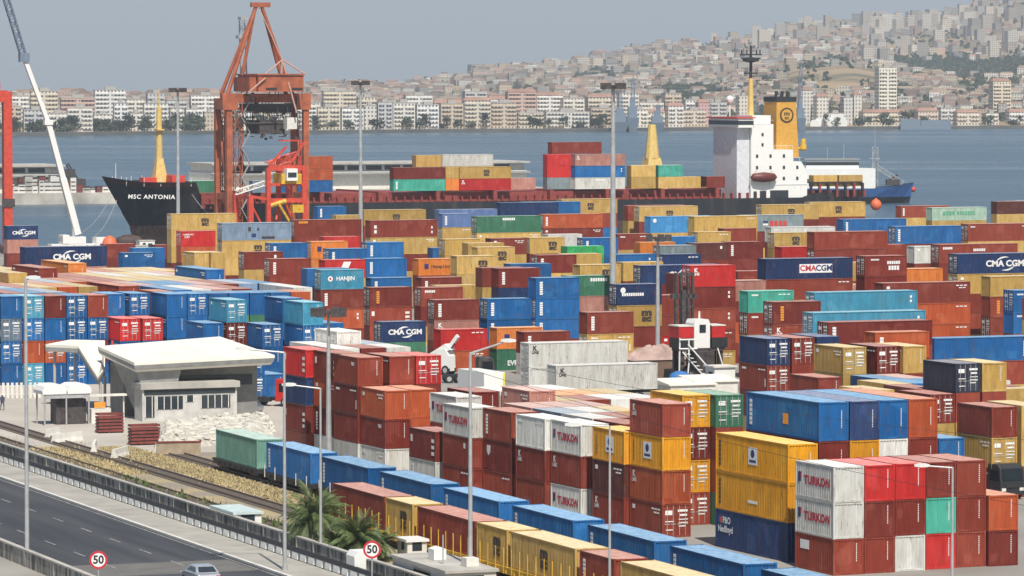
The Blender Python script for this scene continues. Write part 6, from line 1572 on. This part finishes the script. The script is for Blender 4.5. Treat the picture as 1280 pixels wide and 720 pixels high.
palm(392, 692, 2.8, 2.9, 'large bushy palm left of the street lamp behind the wall', 1, 100); palm(376, 680, 1.9, 2.2, 'smaller palm at the left foot of the large bushy palm', 2, 40); palm(446, 706, 1.8, 2.5, 'spreading palm between the large palm and the speed sign', 3, 80); palm(476, 702, 1.3, 1.5, 'low palm touching the right of the speed sign', 4, 36); palm(418, 700, 1.0, 1.8, 'low palm in the middle of the palm group', 6, 40)
palm(762, 792, 1.9, 1.7, 'palm whose top shows at the bottom edge by the slim street lamp', 5, 40)
# person walking by the picket fence
p = at_z(3, 513, 0); t = thing('person', 'person in dark clothes walking at the left edge near the picket fence', 'person', (p.x,p.y,0), R(20))
me = bpy.data.meshes.new('body'); J = [(0,0,.95),(0,0,1.2),(0,.02,1.42),(0,.01,1.52),(0,-.02,1.66),(.1,0,.9),(.14,-.14,.5),(.15,-.05,.08),(.15,-.2,.04),(-.1,0,.9),(-.13,.1,.5),(-.14,.25,.1),(-.14,.12,.05),(.19,.02,1.4),(.26,.1,1.12),(.27,0,.88),(-.19,.02,1.4),(-.26,-.06,1.12),(-.26,-.2,.92)]
E_ = [(0,1),(1,2),(2,3),(3,4),(0,5),(5,6),(6,7),(7,8),(0,9),(9,10),(10,11),(11,12),(2,13),(13,14),(14,15),(2,16),(16,17),(17,18)]
me.from_pydata(J, E_, []); po_ = bpy.data.objects.new('body', me); COL.objects.link(po_); po_.parent = t; sk = po_.modifiers.new('skin','SKIN')
for i, rr_ in enumerate([.15,.15,.14,.06,.11,.1,.075,.05,.045,.1,.075,.05,.045,.07,.05,.04,.07,.05,.04]): me.skin_vertices[0].data[i].radius = (rr_, rr_*.85)
me.skin_vertices[0].data[0].use_root = True; po_.modifiers.new('sub','SUBSURF').levels = 1; po_.modifiers['sub'].render_levels = 2; me.materials.append(M['cloth'])

# quay clutter by the mobile crane, cables
p = at_v(137, 303, QV-22); mb = MB(); mb.lathe([(1.5,0),(1.6,1.6),(1.2,2.7),(.5,3.2),(.1,3.3)], n=18); o = tag(obj('orange_tank', mb, M['buoy'], None, True), 'orange rounded tank on the quay below the black bow', 'tank'); o.location = (p.x, p.y, 0)
for i, (px, wd, hh, mm, lab) in enumerate(((184,3.2,2.4,'white','white cabin with flat roof on the quay below the ship name'),(171,4.6,1.5,'offwhite','low pale cabin on the quay close to the orange tank'),(66,5.0,1.7,'offwhite','low pale cabin on the quay to one side of the mobile crane'),(21,4.0,2.3,'white','white cabin beside the red crane leg'))):
    p = at_v(px, 300, QV-30-3*i); t = thing('quay_cabin', lab, 'cabin', (p.x, p.y, 0), TH); mb = MB(); mb.box(-wd/2,wd/2,0,2.4,.1,hh); obj('wall', mb, M[mm], t); mb = MB(); mb.box(-wd/2-.12,wd/2+.12,-.12,2.52,hh+.01,hh+.16); obj('roof', mb, M['concrete'], t); mb = MB(); mb.box(-wd*.3,-wd*.1,-.03,-.004,.15,hh*.85); mb.box(wd*.05,wd*.35,-.03,-.004,hh*.45,hh*.8); obj('window', mb, M['glass'], t)
for i, (a_, b_, d0, d1) in enumerate((((589,444),(1420,560),301,290),((589,462),(1420,655),301,262))):
    A_, B_ = at_y(a_[0], a_[1], d0), at_y(b_[0], b_[1], d1); mb = MB(); n = 24
    for k in range(n):
        f0, f1 = k/n, (k+1)/n; sg_ = lambda f: Vector((0,0,-.9*4*f*(1-f))); mb.tube(A_.lerp(B_,f0)+sg_(f0), A_.lerp(B_,f1)+sg_(f1), .017, n=4, cap=False)
    tag(obj('overhead_cable', mb, M['black']), f'{"upper" if i == 0 else "lower"} thin dark cable running from the tall middle street lamp across the stacks', 'cable')
# ------------------------------------------------------------------ pieces that stand apart become parts of their own
def split_islands(o, most=60):
    me = o.data; n = len(me.vertices)
    if n == 0 or n > 6000 or me.users > 1: return
    par = list(range(n))
    def fd(x):
        while par[x] != x: par[x] = par[par[x]]; x = par[x]
        return x
    for e in me.edges: par[fd(e.vertices[0])] = fd(e.vertices[1])
    isl = {}
    for i in range(n): isl.setdefault(fd(i), []).append(i)
    if len(isl) < 2 or len(isl) > 700: return
    bx = []
    for k, vsx in isl.items():
        co = np.array([me.vertices[i].co[:] for i in vsx]); bx.append([k, co.min(0)-.06, co.max(0)+.06])
    g = list(range(len(bx)))
    def fg(x):
        while g[x] != x: g[x] = g[g[x]]; x = g[x]
        return x
    for a in range(len(bx)):
        for b in range(a):
            if fg(a) != fg(b) and (bx[a][1] <= bx[b][2]).all() and (bx[b][1] <= bx[a][2]).all(): g[fg(a)] = fg(b)
    cl = {}
    for a in range(len(bx)): cl.setdefault(fg(a), []).append(bx[a][0])
    if len(cl) < 2 or len(cl) > most: return
    owner = {r: ci for ci, rs in enumerate(cl.values()) for r in rs}; fcs = [[] for _ in cl]
    for p in me.polygons: fcs[owner[fd(p.vertices[0])]].append(p)
    for fs in fcs:
        mb = MB(); mp = {}
        for p in fs:
            ix = []
            for v in p.vertices:
                if v not in mp: mp[v] = len(mb.v); mb.v.append(tuple(me.vertices[v].co))
                ix.append(mp[v])
            mb.f.append(ix); mb.m.append(p.material_index)
        c = bpy.data.objects.new(o.name.split('.')[0], mb.mesh(o.name.split('.')[0], [m for m in me.materials], me.polygons[0].use_smooth)); COL.objects.link(c); c.parent = o.parent; c.matrix_local = o.matrix_local.copy(); c.color = o.color
        for ch in list(o.children): ch.parent = c
    bpy.data.objects.remove(o)
bpy.context.view_layer.update()
for o in [o for o in bpy.data.objects if o.type == 'MESH' and o.parent and o.get('kind') != 'stuff' and not o.modifiers]:
    if o.name.split('.')[0] in ('lettering','number','emblem','crown','wall','wheel','tail_light','rail','sleepers','mullion','trunk','hull','wall_panel','pales','slatted_side','railings','roof'): continue
    split_islands(o)
# ------------------------------------------------------------------ containers: what shows largest becomes a thing of its own, the rest one mass
def cont_frame(c):
    """rotation about Z and base centre; local x runs along the box, local -y is the side shown"""
    if c['k'] == 'S': u, v = c['u']+c['L']/2, c['v']+CW/2; x, y = to_xy(u, v); return TH, Vector((x, y, c['z']))
    if c['k'] == 'E': u, v = c['u']+CW/2, c['v']+c['L']/2; x, y = to_xy(u, v); return TH-math.pi/2, Vector((x, y, c['z']))
    cc, s = c['xyz']; return RA-math.pi/2, Vector(rd(cc, s+c['L']/2, c['z']))
SW, SH_ = 1280, 720; idb = np.full((SH_, SW), -1, dtype=np.int32)
boxes = []
for i, c in enumerate(CONT):
    a, o = cont_frame(c); ca, sa = math.cos(a), math.sin(a); l, w, h = c['L']/2, CW/2, c['th']; P = []
    for x, y, z in ((-l,-w,0),(l,-w,0),(l,w,0),(-l,w,0),(-l,-w,h),(l,-w,h),(l,w,h),(-l,w,h)): P.append(proj((o.x+x*ca-y*sa, o.y+x*sa+y*ca, o.z+z)))
    c['rot'], c['base'] = a, o; boxes.append((min(p[2] for p in P)+c['z']*-.02, i, P))
for _, i, P in sorted(boxes, reverse=True):                            # far to near, low to high
    pts = sorted((p[0], p[1]) for p in P)
    def half(pp):
        hl = []
        for p in pp:
            while len(hl) > 1 and (hl[-1][0]-hl[-2][0])*(p[1]-hl[-2][1]) - (hl[-1][1]-hl[-2][1])*(p[0]-hl[-2][0]) <= 0: hl.pop()
            hl.append(p)
        return hl
    hull_ = half(pts)[:-1] + half(pts[::-1])[:-1]; xs = [p[0] for p in hull_]; ys = [p[1] for p in hull_]
    x0, x1, y0, y1 = max(0,int(min(xs))), min(SW,int(max(xs))+1), max(0,int(min(ys))), min(SH_,int(max(ys))+1)
    if x1 <= x0 or y1 <= y0: continue
    X, Y = np.meshgrid(np.arange(x0,x1)+.5, np.arange(y0,y1)+.5); m = np.ones(X.shape, bool); n = len(hull_)
    for k in range(n):
        ax, ay = hull_[k]; bx, by = hull_[(k+1) % n]; m &= ((bx-ax)*(Y-ay)-(by-ay)*(X-ax)) >= 0
    idb[y0:y1, x0:x1][m] = i
cnt = np.bincount(idb[idb >= 0], minlength=len(CONT))
for i, c in enumerate(CONT):
    c['area'] = int(cnt[i])
    if cnt[i]:
        yy, xx = np.nonzero(idb == i); c['cx'], c['cy'] = float(xx.mean()), float(yy.mean())
order = sorted([c for c in CONT if c['area'] >= 14], key=lambda c: -c['area'])
single = order[:300]; sid = set(id(c) for c in single)
rest = [c for c in CONT if id(c) not in sid]
PL = {'back': ('before the ship', 'containers stacked in the back rows before the ship'), 'mid': ('in mid yard', 'containers stacked in the middle yard'),
      'rail': ('by the railway', 'containers stacked by the railway'), 'right': ('around amber stack', 'containers stacked in the large blocks'),
      'front': ('in front stack', 'containers of the white-cornered front stack'), 'left': ('behind the gatehouse', 'containers of the blue block behind the gatehouse'),
      'far': ('by mobile crane', 'containers near the quay crane'), 'ship': ('aboard', 'containers on the deck of the ship'), 'train1': ('by far train', 'containers on the far train'),
      'train2': ('by near train', 'containers on the near train'), 'trailer': ('before another white one', None)}
MKW = {'msc':'with dark logo','v':'with white side strip','v2':'with white side strip','vy':'with yellow side strip','ty':'with yellow corner mark','ham':'with white writing','hap':'with brown name','hapd':'with dark logo','cma':'with white lettering','cmab':'with white name panel','han':'with round logo',
       'ever':'with white lettering','turk':'with red lettering','kl':'with white corner letters','kld':'with dark corner letters','cir':'with white emblem panel','cirp':'with white emblem panel','maersk2':'with white lettering','mix':'with red marks','gw':'with green lettering','dia':'with white diagonal stripe','3w':'with white squares','star':'with white star','star2':'with white name',
       'plate':'with white plate','sh':'with white shield mark','blob':'with dark blotches','bar':'with white name bar','tl':'with white corner text','tl2':'with white text','tex':'with white corner word','dot':'with white dot','cap':'with white writing','rv':'with white end line','txt':'with small white text'}
for c in single:
    f = 'with door end facing' if (c['k'] == 'E' and c['door']) else MKW.get(c['mark'], '')
    c['head'] = f"{CNAME[c['c']]} {'short' if c['L'] < 7 else 'long'} container {f}".strip()
    c['lab'] = f"{c['head']}, {c['tier']} {PL[c['place']][0]}"
def groups(key):
    g = {}
    for c in single: g.setdefault(key(c), []).append(c)
    return g
# what tells look-alikes apart: the neighbour below, the ones on either side, the one seen above it; a place in the row only when nothing else does
def near(c, dx, dy):
    i = CONT.index(c) if 'i' not in c else c['i']; x, y = int(c['cx']), int(c['cy']); 
    for st in range(2, 90):
        X, Y = x+dx*st, y+dy*st
        if not (0 <= X < SW and 0 <= Y < SH_): return None
        k = idb[Y, X]
        if k >= 0 and k != i and CONT[k]['area'] > 60: return CONT[k]
    return None
for i, c in enumerate(CONT): c['i'] = i
for c in single:
    l, r, u = near(c, -1, 0), near(c, 1, 0), near(c, 0, -1); ds = []
    if c['below'] and 'bottom' not in c['tier']: ds.append(f"over {CNAME[c['below']]} one")
    if l and r: ds.append(f"between {CNAME[l['c']]} and {CNAME[r['c']]} ones" if l['c'] != r['c'] else f"between two {CNAME[l['c']]} ones")
    if u and u['place'] == c['place']: ds.append(f"in front of {CNAME[u['c']]} one" if c['tier'] == 'topmost' else f"below {CNAME[u['c']]} one")
    if l: ds.append(f"next to {CNAME[l['c']]} one")
    if r and not l: ds.append(f"next to {CNAME[r['c']]} one")
    c['ds'] = ds
for rnd_ in range(2):
    for k, g in groups(lambda c: c['lab']).items():
        if len(g) > 1:
            for nd in range(4):
                opts = {}
                for c in g:
                    if nd < len(c['ds']): opts.setdefault(c['ds'][nd], []).append(c)
                for d, cs in opts.items():
                    if len(cs) == 1 and cs[0]['lab'] == k:
                        l2 = k + ', ' + d
                        if len(l2.split()) <= 16: cs[0]['lab'] = l2
            rem = [c for c in g if c['lab'] == k]
            if rnd_ == 0 and len(rem) > 1:
                for c in rem:
                    if c['ds'] and len((k + ', ' + c['ds'][0]).split()) <= 13: c['lab'] = k + ', ' + c['ds'][0]
for k, g in groups(lambda c: c['lab']).items():
    if len(g) > 1:
        g.sort(key=lambda c: c['cx'])
        for j, c in enumerate(g): c['lab'] += ', ' + ('leftmost' if j == 0 else 'rightmost' if j == len(g)-1 else ordn(j) + ' from left')
rj = random.Random(77)
def jit(c):
    b_ = PAL[c['c']]
    if c['c'] == 'r': t_ = rj.random()**1.3; b_ = (.17+.15*t_, .024+.036*t_, .017+.016*t_)
    if c['c'] == 'b': t_ = rj.random(); b_ = (.008+.008*t_, .095+.05*t_, .29+.12*t_)
    if c['c'] == 't': t_ = rj.random(); b_ = (.48+.09*t_, .30+.07*t_, .075+.035*t_)
    k = rj.uniform(.78, 1.12); f = rj.uniform(0, .05); g = sum(b_)/3
    return tuple(min(.85, (v*(1-f)+g*f)*k) for v in b_) + (1,)
for c in single:
    t = thing('shipping_container', c['lab'], 'container', c['base'], c['rot'], PL[c['place']][1]); col = jit(c)
    d = '' if not c['door'] else ('p' if c['k'] == 'E' else 'm')
    if c['k'] == 'S' and not c['door']: d = ''
    wall, fr, rf, dl = cont_meshes(c['L'], c['th'], d)
    for nm, me in (('wall', wall), ('frame', fr), ('roof', rf)):
        o = obj(nm, me, None, t); o.color = col
    for me in dl: o = obj('door', me, None, t); o.color = col
    le = lettering(c['mark'], c['L'], c['th'], d, c['k'] in 'ET' and not c['door'])
    if le: obj('lettering', le, None, t)
# the mass of boxes that hardly show
vsl, fsl, cl, mi = [], [], [], []
for c in rest:
    a, o = c['rot'], c['base']; ca, sa = math.cos(a), math.sin(a); l, w, h = c['L']/2-.01, CW/2-.01, c['th']-.01; k = len(vsl); col = jit(c)
    for x, y, z in ((-l,-w,.01),(l,-w,.01),(l,w,.01),(-l,w,.01),(-l,-w,h),(l,-w,h),(l,w,h),(-l,w,h)): vsl.append((o.x+x*ca-y*sa, o.y+x*sa+y*ca, o.z+z))
    for f, m in (((4,5,6,7),1),((0,1,5,4),0),((1,2,6,5),0),((2,3,7,6),0),((3,0,4,7),0),((0,3,2,1),0)): fsl.append([k+j for j in f]); mi.append(m); cl += list(col)*4
me = bpy.data.meshes.new('container_mass'); me.from_pydata(vsl, [], fsl); PA = objcol_mat('mass_paint', attr=True); RAm = objcol_mat('mass_roof', (.66,.62,.57), (.10,.34), .75, True); me.materials.append(PA); me.materials.append(RAm); me.polygons.foreach_set('material_index', mi); me.update()
at = me.color_attributes.new('paint', 'FLOAT_COLOR', 'CORNER'); at.data.foreach_set('color', np.array(cl, dtype=np.float32))
tag(obj('container_mass', me, None), 'the many containers that hardly show between and below the other stacks', 'containers', kind='stuff')
print('CONT', len(CONT), 'visible', len(order), 'single', len(single), 'smallest', single[-1]['area'])
# ------------------------------------------------------------------ haze over the bay: one closed box round everything but the sky
HAZE = 8e-5
hzm = bpy.data.materials.new('haze'); hzm.use_nodes = True; nt = hzm.node_tree; nt.nodes.remove(nt.nodes['Principled BSDF'])
pv_ = nt.nodes.new('ShaderNodeVolumePrincipled'); pv_.inputs['Color'].default_value = (.77,.88,1.0,1); pv_.inputs['Density'].default_value = HAZE; pv_.inputs['Anisotropy'].default_value = 0.0
nt.links.new(pv_.outputs[0], nt.nodes['Material Output'].inputs['Volume'])
mb = MB(); mb.box(-12000, 12000, -900, 30000, -320, 520); tag(obj('haze', mb, hzm), kind='stuff')
